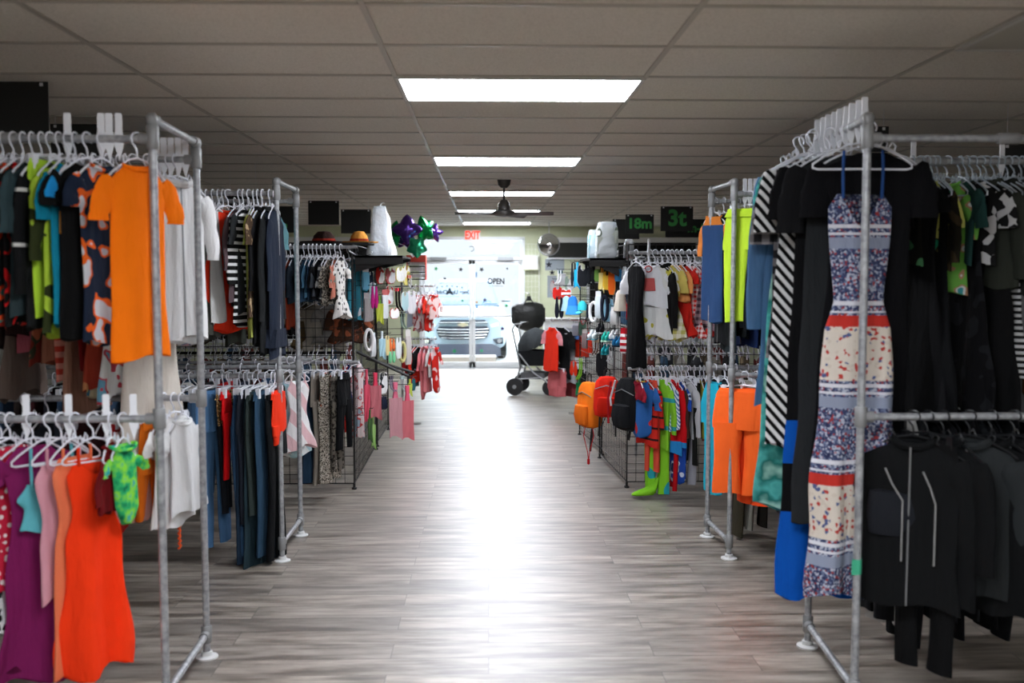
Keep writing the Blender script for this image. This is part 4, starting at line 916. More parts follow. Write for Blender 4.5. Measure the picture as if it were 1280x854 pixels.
# ------------------------------------------------------------ right gridwall rack
gF = gridwall('gridwall_panel', 'black wire gridwall facing the camera, right of the aisle', (1.155, GY0), (3.1, GY0), .05, 2.02, BLK)
gF2 = gridwall('gridwall_panel', 'black wire gridwall edge-on along the right side of the aisle', (1.155, GY0+.02), (1.08, 9.2), .05, 2.02, BLK)
YFt = 7.5; ZFU = zat(840, 316, YFt); ZFL = zat(840, 461, YFt)
for Z in (ZFU, ZFL): wall_rail(gF, '', xat(786, 316, YFt), 3.0, YFt, Z, GY0)
for Z in (ZFU, 1.26): wall_rail(gF, '', 1.25, 3.0, YE2, Z, GY0, BLK)
W20 = 'on right gridwall rack, top rail'
row(W20, YFt, 316, [
    (795, 'dress', 462, 'plain:0b0b0d', 'black sleeveless', {'w': .12, 'yaw': .6, 'sl': 0, 'flare': 1.0}), (812, 'tee', 384, 'plain:e4e6ea', 'white short', {'w': .16, 'yaw': 1.1, 'sl': .16, 'print': 'b84a48', 'pz': .3, 'ps': .5}), (819, 'dress', 422, 'gr:dfe0de:c8c04a:d8d8d4:6', 'white with yellow print', {'w': .15, 'yaw': .9, 'sl': .05, 'flare': 1.1}),
    (828, 'jacket', 418, 'plain:121212', 'black knit', {'w': .14, 'yaw': .5}), (835, 'tee', 372, 'plain:d8c468', 'mustard yellow', {'w': .14, 'yaw': .6}), (840, 'dress', 424, 'ck:e0dccb:b8b060:.06', 'cream and yellow checked', {'w': .13, 'yaw': .5, 'sl': .06}),
    (846, 'blouse', 376, 'plain:e89a5c', 'apricot', {'w': .13, 'yaw': .5}), (852, 'dress', 418, 'plain:d02a20', 'poppy red', {'w': .15, 'yaw': .5}), (861, 'dress', 420, 'ck:d8322c:f0e8e4:.035', 'red gingham', {'w': .15, 'yaw': .55, 'sl': .1}),
    (869, 'dress', 410, 'ck:a88a90:40303a:.05', 'pink and grey tartan', {'w': .14, 'yaw': .5, 'sl': .12}), (878, 'dress', 412, 'ck:b898a8:cdb6c4:.03', 'pale lilac plaid', {'w': .16, 'yaw': .7, 'sl': .14}), (886, 'tee', 392, 'plain:1f4a5c', 'dark aqua', {'w': .14}), (893, 'long', 420, 'plain:c22c24', 'cherry red', {'w': .15})], 1, ZFU)
fill(W20, YFt, ZFU, 1.84, 2.95, 12, [('plain:22262c', 'gunmetal'), ('plain:8a3a34', 'rosewood'), ('plain:3a4658', 'dusk blue')], ['tee', 'long', 'dress'], (.5, .7), 1)
for i in range(2): divider(xat(811, 316, YFt), YFt-.01+i*.02, ZFU+.01, 'white size divider plate above the white t-shirt, right gridwall', 'size dividers on the right gridwall rail', .9)
bare_hangers(36, 1.27, 2.95, YE2, 1.26, 'empty white hanger in the packed row behind right gridwall', 'empty hangers behind the right gridwall', WPL)
W21 = 'on right gridwall rack, lower rail'
row(W21, YFt, 461, [
    (798, 'tee', 500, 'plain:8a1428', 'claret', {'w': .12, 'sl': .08}), (804, 'onesie', 548, 'gr:2a5c9c:c82c2c:d8c04a:7', 'blue and red printed', {'w': .13, 'yaw': .6}), (811, 'long', 556, 'hs:c82a20:2a1a1a:.09:.8', 'orange red banded', {'w': .13, 'yaw': .5, 'sl': .3}),
    (815, 'leggings', 590, 'plain:d8503c', 'coral red', {'w': .11, 'yaw': .4}), (822, 'pants', 618, 'gr:84cc2c:84cc2c:2a9aa8:5', 'long green dinosaur costume', {'w': .13, 'yaw': .8, 'leg': .8, 'amp': .004}), (827, 'long', 560, 'hs:86c832:2f9aa0:.22:.85', 'lime green fleece', {'w': .13, 'yaw': .5, 'sl': .34}),
    (832, 'long', 540, 'ds:dfe4ec:5a7aa8:.03', 'white and blue striped', {'w': .13, 'yaw': .5}), (838, 'long', 566, 'bd:cc141c:cc141c:2a86c8:1.0:0:.4:.56', 'crimson red', {'w': .14, 'yaw': .6, 'sl': .44}), (843, 'leggings', 613, 'plain:b8141c', 'ruby', {'w': .11}),
    (847, 'onesie', 605, 'gr:2148a0:c8d4e4:1a2c5c:9', 'blue space print', {'w': .13, 'yaw': .4}), (852, 'long', 550, 'plain:3c2620', 'cinnamon', {'w': .13}), (858, 'long', 548, 'plain:c8c8cc', 'light silver', {'w': .13, 'yaw': .5, 'sl': .36}), (861, 'pants', 604, 'plain:9c9ca4', 'cool grey', {'w': .12, 'yaw': .5}),
    (868, 'pants', 580, 'plain:1b1c1a', 'blackened green', {'w': .14}), (875, 'tee', 545, 'plain:b8a83c', 'ochre', {'w': .13}), (880, 'long', 548, 'plain:4a2c28', 'mahogany', {'w': .13}), (885, 'tee', 550, 'plain:e0583c', 'persimmon', {'w': .13}), (892, 'pants', 590, 'plain:16181a', 'sable', {'w': .14})], 1, ZFL)
fill(W21, YFt, ZFL, 1.82, 2.9, 10, [('plain:1c1e20', 'slate black'), ('plain:2a3a4e', 'marine blue'), ('plain:5a2a20', 'sienna')], ['pants', 'tee', 'long'], (.5, .8), 1)
# dinosaur costume foot
q = at(810, 622, YFt); t = thing('costume_foot', 'green padded foot of the dinosaur costume reaching the floor', 'costume', (q.x, YFt, max(q.z, .02)))
MB().rings([[(x, w*math.cos(a), z+h*math.sin(a)) for a in (2*PI*k/14 for k in range(14))] for x, w, z, h in ((-.13, .01, .01, .008), (-.1, .04, .015, .018), (-.03, .055, .03, .03), (.04, .05, .05, .045), (.07, .04, .10, .05), (.08, .03, .15, .03))]).build('foot', cloth('plain:84cc2c'), t)

# ------------------------------------------------------------ accessory displays beside the aisle
def acc_mesh(kind, t, w, h, c, c2=None):
    """small goods; local x across, origin at the top hanging point"""
    m = cloth(c); m2 = cloth(c2 or c)
    E_ = lambda cx, cz, rx, rz_, n=20, a0=0, a1=2*PI: [(cx+rx*math.cos(a0+(a1-a0)*k/n), cz+rz_*math.sin(a0+(a1-a0)*k/n)) for k in range(n)]
    if kind == 'bib':
        poly = [(-w*.18, -.01), (-w*.42, -.02*1), (-w*.5, -h*.35), (-w*.5, -h*.8), (-w*.3, -h), (w*.3, -h), (w*.5, -h*.8), (w*.5, -h*.35), (w*.42, -.02), (w*.18, -.01), (w*.2, -h*.22), (0, -h*.32), (-w*.2, -h*.22)]
        a = [Vector((x, -.006+.01*math.sin(x*30), z)) for x, z in poly]; b = [Vector((x, .006+.01*math.sin(x*30), z)) for x, z in poly]
        MB().rings([a, b]).build('bib_panel', m, t, smooth=False)
        MB().tube([Vector(((x), 0.01*math.sin(x*30), z)) for x, z in poly], .005, 6, closed=True).build('binding', m2, t)
    elif kind in ('hat', 'cap'):
        sec = lambda r, z, sq=1: [(r*math.cos(a), r*.8*math.sin(a), z) for a in (2*PI*k/20 for k in range(20))]
        hh = min(h*.55, w*.8)
        MB().rings([sec(w*.06, 0), sec(w*.28, -hh*.12), sec(w*.4, -hh*.45), sec(w*.43, -hh)]).build('crown', m, t)
        if kind == 'hat': MB().rings([sec(w*.43, -hh+.004), sec(w*.62, -hh-h*.3), sec(w*.60, -hh-h*.31), sec(w*.42, -hh-.01)]).build('brim', m2, t)
        else: MB().rings([[(x*s_, -w*.33-y, -hh-.01-z-y*.25) for x, y in ((-w*.3, 0), (-w*.22, w*.35), (0, w*.45), (w*.22, w*.35), (w*.3, 0))] for s_, z in ((1, 0), (1, .006))]).build('peak', m2, t)
    elif kind == 'package':
        MB().prism([(-w/2, 0), (-w/2, -h*.2), (w/2, -h*.2), (w/2, 0), (w*.1, 0), (0, .012), (-w*.1, 0)], .004).build('header_card', m2, t, smooth=False)
        MB().rings([[(x*k, y*q, -z) for x, y in ((-w/2, -.012), (w/2, -.012), (w/2, .012), (-w/2, .012))] for z, k, q in ((h*.19, 1, .3), (h*.3, 1, 1), (h*.85, 1, 1.2), (h, .97, .3))]).build('pouch', m, t)
    elif kind == 'towel':
        MB().prism([(-w*.16, 0), (w*.16, 0), (w*.12, -h*.16), (w*.2, -h*.3), (-w*.2, -h*.3), (-w*.12, -h*.16)], .02).build('folded_top', m2, t)
        n = 14; rs = []
        for i in range(9):
            u = i/8; z = -h*.28-u*h*.72
            fr = [(-w/2+w*k/n, -.008+.008*math.sin(6*u+k*.8)*u-.004, z+.02*u*math.sin(k*.3)) for k in range(n+1)]
            rs.append(fr+[(x, y+.009, z2) for x, y, z2 in reversed(fr)])
        MB().rings(rs).build('folded_cloth', m, t)
    elif kind == 'shoes':
        for s_ in (-1, 1):
            def sc(y, wd, z0, z1): return [(s_*w*.25+wd*math.cos(a), y, (z0+z1)/2+(z1-z0)/2*math.sin(a)) for a in (2*PI*k/12 for k in range(12))]
            L = h
            MB().rings([[(q[0], q[1]*1.0, q[2]) for q in sc(y, wd, z0, z1)] for y, wd, z0, z1 in ((-L*.5, w*.06, -.03, -.01), (-L*.42, w*.14, -.04, .0), (-L*.1, w*.17, -.045, .01), (.1*L, w*.15, -.045, .035), (.4*L, w*.15, -.045, .04), (.5*L, w*.08, -.03, .02))]).build('shoe', m if s_ < 0 else m, t, (0, 0, -.04))
            MB().box((s_*w*.25-w*.16, -L*.48, -.092), (s_*w*.25+w*.16, L*.48, -.08)).build('sole', m2, t, smooth=False)
    elif kind == 'mitts':
        for s_ in (-1, 1):
            MB().rings([[(s_*w*.24+r*math.cos(a), .4*r*math.sin(a), -z) for a in (2*PI*k/14 for k in range(14))] for r, z in ((w*.12, .0), (w*.14, h*.25), (w*.2, h*.4), (w*.24, h*.7), (w*.16, h*.93), (w*.04, h))]).build('mitten', m, t)
        MB().tube([(-w*.24, 0, -.003), (0, 0, .01), (w*.24, 0, -.003)], .004, 6).build('cord', m2, t)
    elif kind == 'sock':
        for s_ in (-1, 1):
            MB().tube([(s_*w*.2, 0, 0), (s_*w*.2, 0, -h*.5), (s_*w*.21, -.01, -h*.75), (s_*w*.22, -.05, -h*.95)], [w*.15, w*.13, w*.15, w*.1], 10, flat=.5).build('sock', m, t)
        MB().box((-w*.35, -.006, -.03), (w*.35, .006, .0)).build('header_card', m2, t, smooth=False)
    elif kind == 'loop':
        MB().tube([(w*.45*math.cos(a), 0, -h*.5+h*.5*math.sin(a)) for a in (2*PI*k/24 for k in range(24))], .014, 8, closed=True).build('padded_ring', m, t)
AN = {'bib': ('baby_bib', 'bib'), 'hat': ('sun_hat', 'hat'), 'cap': ('baseball_cap', 'cap'), 'package': ('packaged_accessory', 'package'), 'towel': ('hooded_towel', 'towel'), 'shoes': ('baby_shoes', 'shoes'), 'mitts': ('mittens', 'mittens'), 'sock': ('baby_socks', 'socks'), 'loop': ('travel_pillow', 'travel pillow')}
def goods(side, items, wallx, par, yaw=.75):
    arms = MB(); off = par.location
    for it in items:
        kind, px, y0, y1, Y, wpx, c, c2, lab = it
        p = at(px, y0, Y); w = wpx*Y/FPX; h = (y1-y0)*Y/FPX
        nm, cat = AN[kind]
        rz = (-side)*yaw*(1 if kind != 'towel' else .9)+R.uniform(-.2, .2)
        t = thing(nm, lab, cat, p, rz)
        acc_mesh(kind, t, w, h, c, c2)
        a = Vector((wallx(Y), Y, p.z+.006)); b = Vector((p.x+(.03 if side < 0 else -.03), Y, p.z+.010))
        MB().tube([a-off, b-off, b-off+Vector((0, 0, .012))], .003, 6).build('display_hook', BLK, par)
def wl(Y): return GLX
def wr(Y): return 1.155-.075*(Y-GY0)/1.32
goods(-1, [
    ('package', 457, 335, 362, 8.1, 9, 'plain:6fb0cc', 'plain:e8eaec', 'light blue packet on the top hook at left end of the left display'),
    ('bib', 463, 338, 363, 8.3, 9, 'plain:1e2a3c', 'plain:1e2a3c', 'navy bib behind light blue packet on the left display'),
    ('bib', 475, 333, 354, 8.5, 16, 'gr:e6e2e0:c8342c:9', 'plain:c8342c', 'white bib with red splash under the black shelf, left display'),
    ('bib', 488, 334, 354, 8.9, 15, 'gr:ecebea:d87a7a:10', 'plain:d8342c', 'white bib edged in red under the middle of the black shelf'),
    ('bib', 500, 333, 352, 9.2, 14, 'plain:eeeeea', 'plain:d8c43c', 'white bib with yellow edge under the shelf end, left display'),
    ('bib', 508, 331, 356, 9.4, 12, 'gr:e6d878:ecebea:7', 'plain:d8c43c', 'yellow and white bib at the aisle end below the shelf'),
    ('bib', 466, 352, 378, 8.2, 13, 'plain:a8c4c8', 'plain:e6e6e6', 'pale aqua bib above the magenta item, left display'),
    ('mitts', 468, 358, 386, 8.1, 13, 'plain:b01c74', 'plain:202024', 'magenta mittens on the second row of left display'),
    ('package', 460, 366, 402, 8.3, 13, 'plain:9c9494', 'plain:b8b0b0', 'grey packet at the left end of second row, left display'),
    ('towel', 474, 370, 404, 8.4, 10, 'plain:a8b040', 'plain:5f8a3c', 'olive green folded cloth on the second row, left display'),
    ('package', 481, 362, 398, 8.7, 8, 'plain:d8dcdc', 'plain:c86a6a', 'narrow white packet beside the olive folded cloth'),
    ('bib', 487, 356, 380, 8.9, 12, 'gr:e4e6e6:b85048:10', 'plain:e0e0e0', 'white bib with dark red dots on the second row'),
    ('sock', 497, 360, 390, 8.9, 12, 'plain:1a1414', 'plain:c83a44', 'black socks with red header on the left display'),
    ('bib', 493, 384, 398, 8.8, 16, 'plain:ece9e8', 'plain:d0382c', 'white bib piped in red beneath the black socks'),
    ('bib', 506, 364, 388, 9.2, 14, 'plain:b8d8dc', 'plain:ecebea', 'ice blue bib right of the black socks'),
    ('bib', 514, 362, 392, 9.4, 14, 'plain:e9e6ea', 'plain:d0c8d0', 'plain white bib at the aisle end of second row'),
    ('sock', 503, 392, 412, 9.0, 10, 'plain:88a090', 'plain:202020', 'sage green socks below the white bib, left display'),
    ('sock', 512, 344, 362, 9.4, 10, 'gr:dadada:1a1a1a:40', 'plain:e25a30', 'black and white socks with orange header, left display'),
    ('package', 466, 416, 446, 8.1, 7, 'plain:dcdfe2', 'plain:c4d0d8', 'white packet at left end of the third row, left display'),
    ('loop', 461, 412, 438, 8.0, 12, 'plain:e2e0e0', None, 'white padded travel ring on third row of the left display'),
    ('towel', 477, 414, 448, 8.3, 9, 'plain:a8ccd8', 'plain:d8e4e8', 'sky blue folded cloth on the third row, left display'),
    ('bib', 484, 418, 444, 8.5, 9, 'plain:d8c88c', 'plain:e4dcc0', 'sand yellow bib beside the sky blue folded cloth'),
    ('mitts', 490, 424, 440, 8.6, 10, 'plain:e8743c', 'plain:e8743c', 'orange mittens on the third row of left display'),
    ('mitts', 490, 438, 454, 8.6, 11, 'plain:7ccc98', 'plain:7ccc98', 'mint green mittens just under the orange mittens'),
    ('bib', 498, 420, 448, 8.8, 9, 'plain:e6eae8', 'plain:d0d8d4', 'white bib right of the orange mittens'),
    ('loop', 503, 428, 452, 9.0, 10, 'plain:d4cc8a', None, 'cream yellow travel ring on the third row, left display'),
    ('package', 510, 412, 456, 9.2, 9, 'plain:cfc8c4', 'plain:e0dcd8', 'tall grey packet at aisle end of the third row'),
    ('towel', 458, 462, 530, 8.0, 8, 'plain:e0566c', 'plain:ec5a74', 'narrow hot pink towel at left end of the bottom row'),
    ('towel', 469, 466, 524, 8.1, 15, 'plain:c47078', 'plain:f04a68', 'dusty pink hooded towel with bright pink top, bottom row'),
    ('towel', 494, 478, 548, 8.5, 18, 'plain:c8929a', 'plain:e47490', 'pale pink hooded towel, left of the pair over the aisle'),
    ('towel', 509, 482, 550, 8.7, 17, 'plain:d07078', 'plain:e8607c', 'rose pink hooded towel, right of the pair over the aisle'),
    ('towel', 466, 520, 560, 8.1, 6, 'plain:a4cc7c', 'plain:a4cc7c', 'narrow light green towel hung lowest on left display'),
    ('towel', 462, 512, 552, 8.0, 6, 'plain:4c6a40', 'plain:4c6a40', 'narrow dark green towel beside the light green one'),
    ('bib', 479, 464, 492, 8.3, 13, 'gr:e8e8e8:202428:12', 'plain:e8e8e8', 'white and black spotted bib between the pink towels'),
    ('package', 480, 496, 512, 8.5, 7, 'plain:20283c', 'plain:30384c', 'small navy packet under the spotted bib, left display'),
    ('sock', 489, 470, 490, 8.5, 9, 'plain:a8a0b8', 'plain:303038', 'lavender socks hung over the pale pink towel'),
    ('sock', 503, 470, 490, 8.8, 9, 'plain:e4eaea', 'plain:c8e0e0', 'white socks hung over the rose pink towel'),
    ('towel', 512, 474, 494, 9.1, 6, 'plain:c8d858', 'plain:c8d858', 'lime yellow folded cloth at the end of black arm'),
    ('bib', 517, 472, 488, 9.3, 8, 'plain:2c6a74', 'plain:2c6a74', 'petrol bib at the far end of the left display bottom row'),
], wl, gE2)
# sloping display arms
for n_, (px0, py0, px1, py1, Y) in enumerate(((450, 440, 512, 471, 8.15), (472, 448, 518, 466, 8.75))):
    a, b = at(px0, py0, Y), at(px1, py1, Y); a.x = GLX; off = gE2.location
    for dy in (-.02, .02):
        MB().tube([a-off+Vector((0, dy, 0)), b-off+Vector((0, dy, 0)), b-off+Vector((.005, dy, .03))], .010, 8).build('sloping_arm', BLKM, gE2)
def shelf(par, x0, x1, ya, yb, z, lab):
    t = thing('display_shelf', lab, 'shelf', (x0, ya, z))
    MB().box((0, 0, 0), (x1-x0, yb-ya, .016)).box((0, 0, -.055), (x1-x0, .012, .016)).build('shelf_board', BLKM, t, smooth=False)
    for y in (.03, yb-ya-.04): MB().rings([[(0 if (x1-x0) > 0 else 0, y, 0), (0, y+.006, 0), (0, y+.006, -.12), (0, y, -.12)], [((x1-x0), y, 0), ((x1-x0), y+.006, 0), ((x1-x0), y+.006, -.02), ((x1-x0), y, -.02)]]).build('shelf_bracket', BLK, t, smooth=False)
    return t
zs = zat(478, 322, 8.0)
shelf(gE2, -1.10, at(507, 325, 8.3).x, 8.0, 8.85, zs, 'black shelf on top of the left display, under bagged white dress')
zs2 = zat(760, 325, 8.0)
xs0 = at(737, 325, 8.0).x
sh = thing('display_shelf', 'black shelf on top of the right display, under clear packages', 'shelf', (xs0, 8.0, zs2))
MB().box((0, 0, 0), (1.13-xs0+.02, .85, .016)).box((0, 0, -.055), (1.13-xs0+.02, .012, .016)).build('shelf_board', BLKM, sh, smooth=False)
for y in (.05, .78): MB().rings([[(1.10-xs0, y, 0), (1.10-xs0, y+.006, 0), (1.10-xs0, y+.006, -.14), (1.10-xs0, y, -.14)], [(.02, y, 0), (.02, y+.006, 0), (.02, y+.006, -.02), (.02, y, -.02)]]).build('shelf_bracket', BLK, sh, smooth=False)
def film_mat(name, tint, mixf=.38):
    if name in MC: return MC[name]
    n = NT(name); tr = n.n('ShaderNodeBsdfTransparent'); tr.inputs[0].default_value = (.9, .92, .93, 1)
    n.b.inputs['Base Color'].default_value = lin(tint); n.b.inputs['Roughness'].default_value = .18
    mx = n.n('ShaderNodeMixShader'); mx.inputs[0].default_value = mixf
    n.l(tr.outputs[0], mx.inputs[1]); n.l(n.b.outputs[0], mx.inputs[2]); n.l(mx.outputs[0], n.out.inputs[0])
    n.bump(n.noise(18, 4), .02, .9); MC[name] = n.m; return n.m
PF = film_mat('poly_film', 'dfe4e8')
def crumple(lo, hi, seed, n=18, rows=9, taper=.85):
    rr = random.Random(seed); rs = []
    cx, cy = (lo[0]+hi[0])/2, (lo[1]+hi[1])/2; ax, ay = (hi[0]-lo[0])/2, (hi[1]-lo[1])/2
    for i in range(rows+1):
        u = i/rows; s_ = (1-(1-taper)*u)*(.9 if i in (0, rows) else 1)
        rs.append([(cx+ax*s_*math.copysign(abs(math.cos(a))**.5, math.cos(a))*rr.uniform(.93, 1.04), cy+ay*s_*math.copysign(abs(math.sin(a))**.5, math.sin(a))*rr.uniform(.9, 1.05), lo[2]+(hi[2]-lo[2])*u+rr.uniform(-.006, .006)) for a in (2*PI*k/n for k in range(n))])
    return MB().rings(rs)
# bagged white dress over the left shelf
Yd = 8.4; a, b = at(464, 321, Yd), at(488, 258, Yd); xc = (a.x+b.x)/2
t = thing('bagged_dress', 'white dress in a clear garment bag above the left black shelf', 'dress', (xc, Yd, zs+.018))
hh = b.z-zs-.02
sheet([(.0, .02), (.04, .06), (.1, .085), (hh*.5, .09), (hh*.98, .13)], [(0, .012), (hh, .05)], 0, hh*.97, random.Random(4), .01, 36, 16).build('dress_body', cloth('plain:eceff2'), t, (0, 0, hh-.01))
crumple((-.115, -.075, 0), (.10, .075, hh), 5, taper=.55).build('garment_bag', PF, t)
MB().tube([(0, 0, hh-.03), (0, 0, hh+.02), (.02, 0, hh+.035), (.035, 0, hh+.02)], .004, 6).build('hook', WPL, t)
# clear packages on the right shelf
for x0, x1, y0_, y1_, Y, lab, c in ((736, 752, 287, 322, 8.3, 'clear wrapped light blue box left on the right display shelf', 'plain:8fb4bc'), (743, 774, 278, 322, 8.25, 'tall clear plastic wrapped bundle on the right display shelf', 'gr:8c9088:4a5248:dfe0e0:9'), (780, 792, 300, 324, 8.35, 'small grey packet at right end of the right display shelf', 'plain:9a9a98')):
    a, b = at(x0, y1_, Y), at(x1, y0_, Y); w = (b.x-a.x)/2; h = b.z-(zs2+.016)
    yy = Y+(.14 if x0 == 736 else 0)
    t = thing('wrapped_package', lab, 'package', ((a.x+b.x)/2, yy, zs2+.0165))
    MB().rings([[(x*.86*w*k, y*.07*k, z) for x, y in ((-1, -1), (1, -1), (1, 1), (-1, 1))] for z, k in ((.003, .95), (.01, 1), (h*.8, .97), (h*.86, .85))]).build('contents', cloth(c), t)
    crumple((-w, -.085, 0), (w, .085, h), x0, taper=.8).build('plastic_wrap', PF, t)
# right display goods
goods(1, [
    ('sock', 700, 338, 356, 9.1, 12, 'plain:d8d8d8', 'plain:3a5a60', 'white socks at the far end of right display top row'),
    ('mitts', 717, 329, 358, 9.0, 10, 'plain:20242c', 'plain:20242c', 'dark grey mittens left of the cyan cloth, right display'),
    ('towel', 722, 328, 360, 8.9, 8, 'plain:22a4d0', 'plain:22a4d0', 'cyan folded cloth under the left end of right shelf'),
    ('bib', 729, 330, 358, 8.8, 14, 'plain:14161a', 'plain:c8c8c8', 'black bib with white edging on the right display'),
    ('mitts', 739, 332, 356, 8.6, 13, 'plain:101216', 'plain:2a4a6a', 'black mittens under the middle of the right shelf'),
    ('package', 747, 333, 352, 8.5, 7, 'plain:6c9444', 'plain:cfd8c0', 'green packet under the middle of the right shelf'),
    ('towel', 753, 332, 364, 8.4, 9, 'plain:e8d890', 'plain:e0a040', 'pale yellow folded cloth on the right display top row'),
    ('bib', 759, 338, 362, 8.3, 10, 'plain:ecc040', 'plain:d89020', 'golden yellow bib on the right display top row'),
    ('bib', 765, 332, 368, 8.2, 9, 'plain:ec6a20', 'plain:f0a050', 'orange bib right of the golden yellow bib'),
    ('package', 773, 333, 352, 8.1, 9, 'plain:3c88c0', 'plain:d8e0e4', 'blue packet at the right end of top row, right display'),
    ('package', 781, 334, 360, 8.0, 7, 'plain:8a9298', 'plain:c0c4c8', 'grey packet nearest the gridwall on right display top row'),
    ('bib', 697, 358, 374, 9.2, 14, 'plain:d82c24', 'plain:d82c24', 'red bib at the far left of the right display'),
    ('bib', 708, 359, 374, 9.1, 13, 'hs:d8301f:e8e4e4:.05', 'plain:e0e0e0', 'red and white striped bib beside the plain red bib'),
    ('mitts', 699, 372, 398, 9.1, 14, 'plain:161a26', 'plain:8a1c24', 'navy mittens below the red bib, right display'),
    ('hat', 716, 370, 404, 8.8, 16, 'plain:2f7cd8', 'plain:3f94e8', 'bright blue sun hat on the right display'),
    ('hat', 708, 370, 400, 9.0, 12, 'plain:a8d0e0', 'plain:a8d0e0', 'pale blue sun hat behind the bright blue hat'),
    ('cap', 728, 376, 398, 8.6, 15, 'plain:3cc0cc', 'plain:58d0d8', 'turquoise cap right of the bright blue hat'),
    ('loop', 742, 378, 402, 8.4, 13, 'plain:e0e2e4', None, 'white padded travel ring on the middle row, right display'),
    ('mitts', 736, 380, 398, 8.5, 10, 'plain:18202e', 'plain:e0e0e0', 'midnight blue mittens left of the white travel ring'),
    ('package', 748, 364, 398, 8.3, 8, 'plain:cdd8de', 'plain:dfe4e6', 'silver packet in the middle of the right display'),
    ('loop', 756, 370, 400, 8.2, 10, 'plain:1c2230', None, 'dark navy travel ring behind the powder blue bib'),
    ('bib', 761, 372, 402, 8.2, 12, 'plain:8cc0dc', 'plain:d8e6ee', 'powder blue bib left of the cream sun hat'),
    ('hat', 776, 362, 408, 8.0, 16, 'plain:ddd6c8', 'plain:d8d0c0', 'cream sun hat, the largest item on the right display'),
    ('package', 768, 384, 406, 8.05, 10, 'plain:c8c8c8', 'plain:d4d4d4', 'light grey packet tucked behind the cream sun hat'),
    ('towel', 786, 372, 400, 7.95, 5, 'plain:c02a34', 'plain:c02a34', 'thin red cloth right of the cream sun hat'),
    ('shoes', 741, 412, 424, 8.4, 13, 'plain:dfe6e8', 'plain:6fb0c0', 'white baby shoes on the lower row, right display'),
    ('shoes', 750, 404, 412, 8.3, 11, 'plain:1c1c20', 'plain:d0d0d0', 'black baby shoes above the teal pair, right display'),
    ('shoes', 757, 414, 422, 8.2, 12, 'plain:2aa898', 'plain:b4e0c8', 'teal baby shoes in the middle of the lower row'),
    ('shoes', 757, 430, 440, 8.2, 11, 'plain:1f8f98', 'plain:1f8f98', 'dark turquoise baby shoes just below the teal pair'),
    ('shoes', 767, 412, 424, 8.1, 11, 'plain:e4e6e8', 'plain:2c6a94', 'white and blue baby shoes right of the teal pair'),
    ('shoes', 771, 420, 432, 8.05, 10, 'plain:2a78a8', 'plain:1a2c3c', 'blue baby shoes under the white and blue pair'),
    ('package', 780, 410, 442, 8.0, 9, 'hs:c01c2c:e8e4e4:.05', 'plain:c01c2c', 'red and white striped packet at right end of lower row'),
    ('package', 731, 412, 436, 8.6, 7, 'plain:7a6868', 'plain:b0a8a4', 'brown grey packet left of the white baby shoes'),
    ('sock', 746, 424, 444, 8.4, 9, 'plain:6a4a3c', 'plain:c0a890', 'brown socks under the white baby shoes'),
    ('sock', 764, 434, 452, 8.1, 9, 'plain:c8c8cc', 'plain:303030', 'light grey socks near the bottom of right display'),
    ('bib', 752, 440, 470, 8.3, 14, 'plain:121214', 'plain:1a1a1c', 'black bib above the red backpack'),
], wr, gF2)
t = backpack(at(759, 462, 8.0).x, 8.0, zat(759, 462, 8.0), .80, 'plain:e02a1a', 'plain:c8200f', 'red backpack with black straps facing the aisle, right display', -.2, .22)
t = backpack(at(737, 468, 8.5).x, 8.5, zat(737, 468, 8.5), .95, 'plain:f07a1c', 'plain:e8701a', 'orange drawstring backpack at the aisle end of right display', -1.1, .25)
t = backpack(at(788, 462, 7.62).x-.0, 7.66, zat(788, 462, 7.6), 1.0, 'plain:141517', 'plain:1a1b1e', 'black backpack with red and white piping beside the gridwall', -1.0, .1)
MB().tube([(-.10, -.11, -.10), (-.15, -.1, -.25), (-.14, -.1, -.45)], .009, 6).build('red_piping', cloth('plain:b01c24'), t)
MB().tube([(-.04, -.115, -.09), (-.10, -.115, -.24), (-.09, -.115, -.3)], .008, 6).build('white_piping', cloth('plain:d8d8d8'), t)
for (px, py, Y) in ((737, 468, 8.5), (759, 462, 8.0)):
    q = at(px, py, Y); off = gF2.location
    MB().tube([Vector((wr(Y), Y, q.z+.0))-off, Vector((q.x, Y, q.z+.0))-off, Vector((q.x-.02, Y, q.z+.02))-off], .004, 6).build('display_hook', BLK, gF2)
t = thing('drawstring_cord', 'red cord dangling below the orange backpack', 'cord', at(736, 520, 8.46))
q0 = zat(736, 520, 8.46)
for s_ in (-1, 1): MB().tube([(s_*.02, 0, 0), (s_*.045, 0, -.18), (s_*.01, 0, -.32), (0, 0, -.40)], .004, 6).build('cord', cloth('plain:c8242a'), t)
MB().lathe([(.001, -.03), (.012, -.02), (.012, .02), (.001, .03)], 10, Matrix.Translation((0, 0, -.41))).build('toggle', cloth('plain:c8242a'), t)
# tassel under near left rear rail
t = thing('cord_tassel', 'orange red twisted cord hanging below the white clothes, near left rack', 'cord', at(224, 650, 4.36))
MB().tube([(.005*math.sin(k*1.9), .005*math.cos(k*1.9), -.007*k) for k in range(20)], .006, 6).build('twisted_cord', cloth('plain:d8582c'), t)

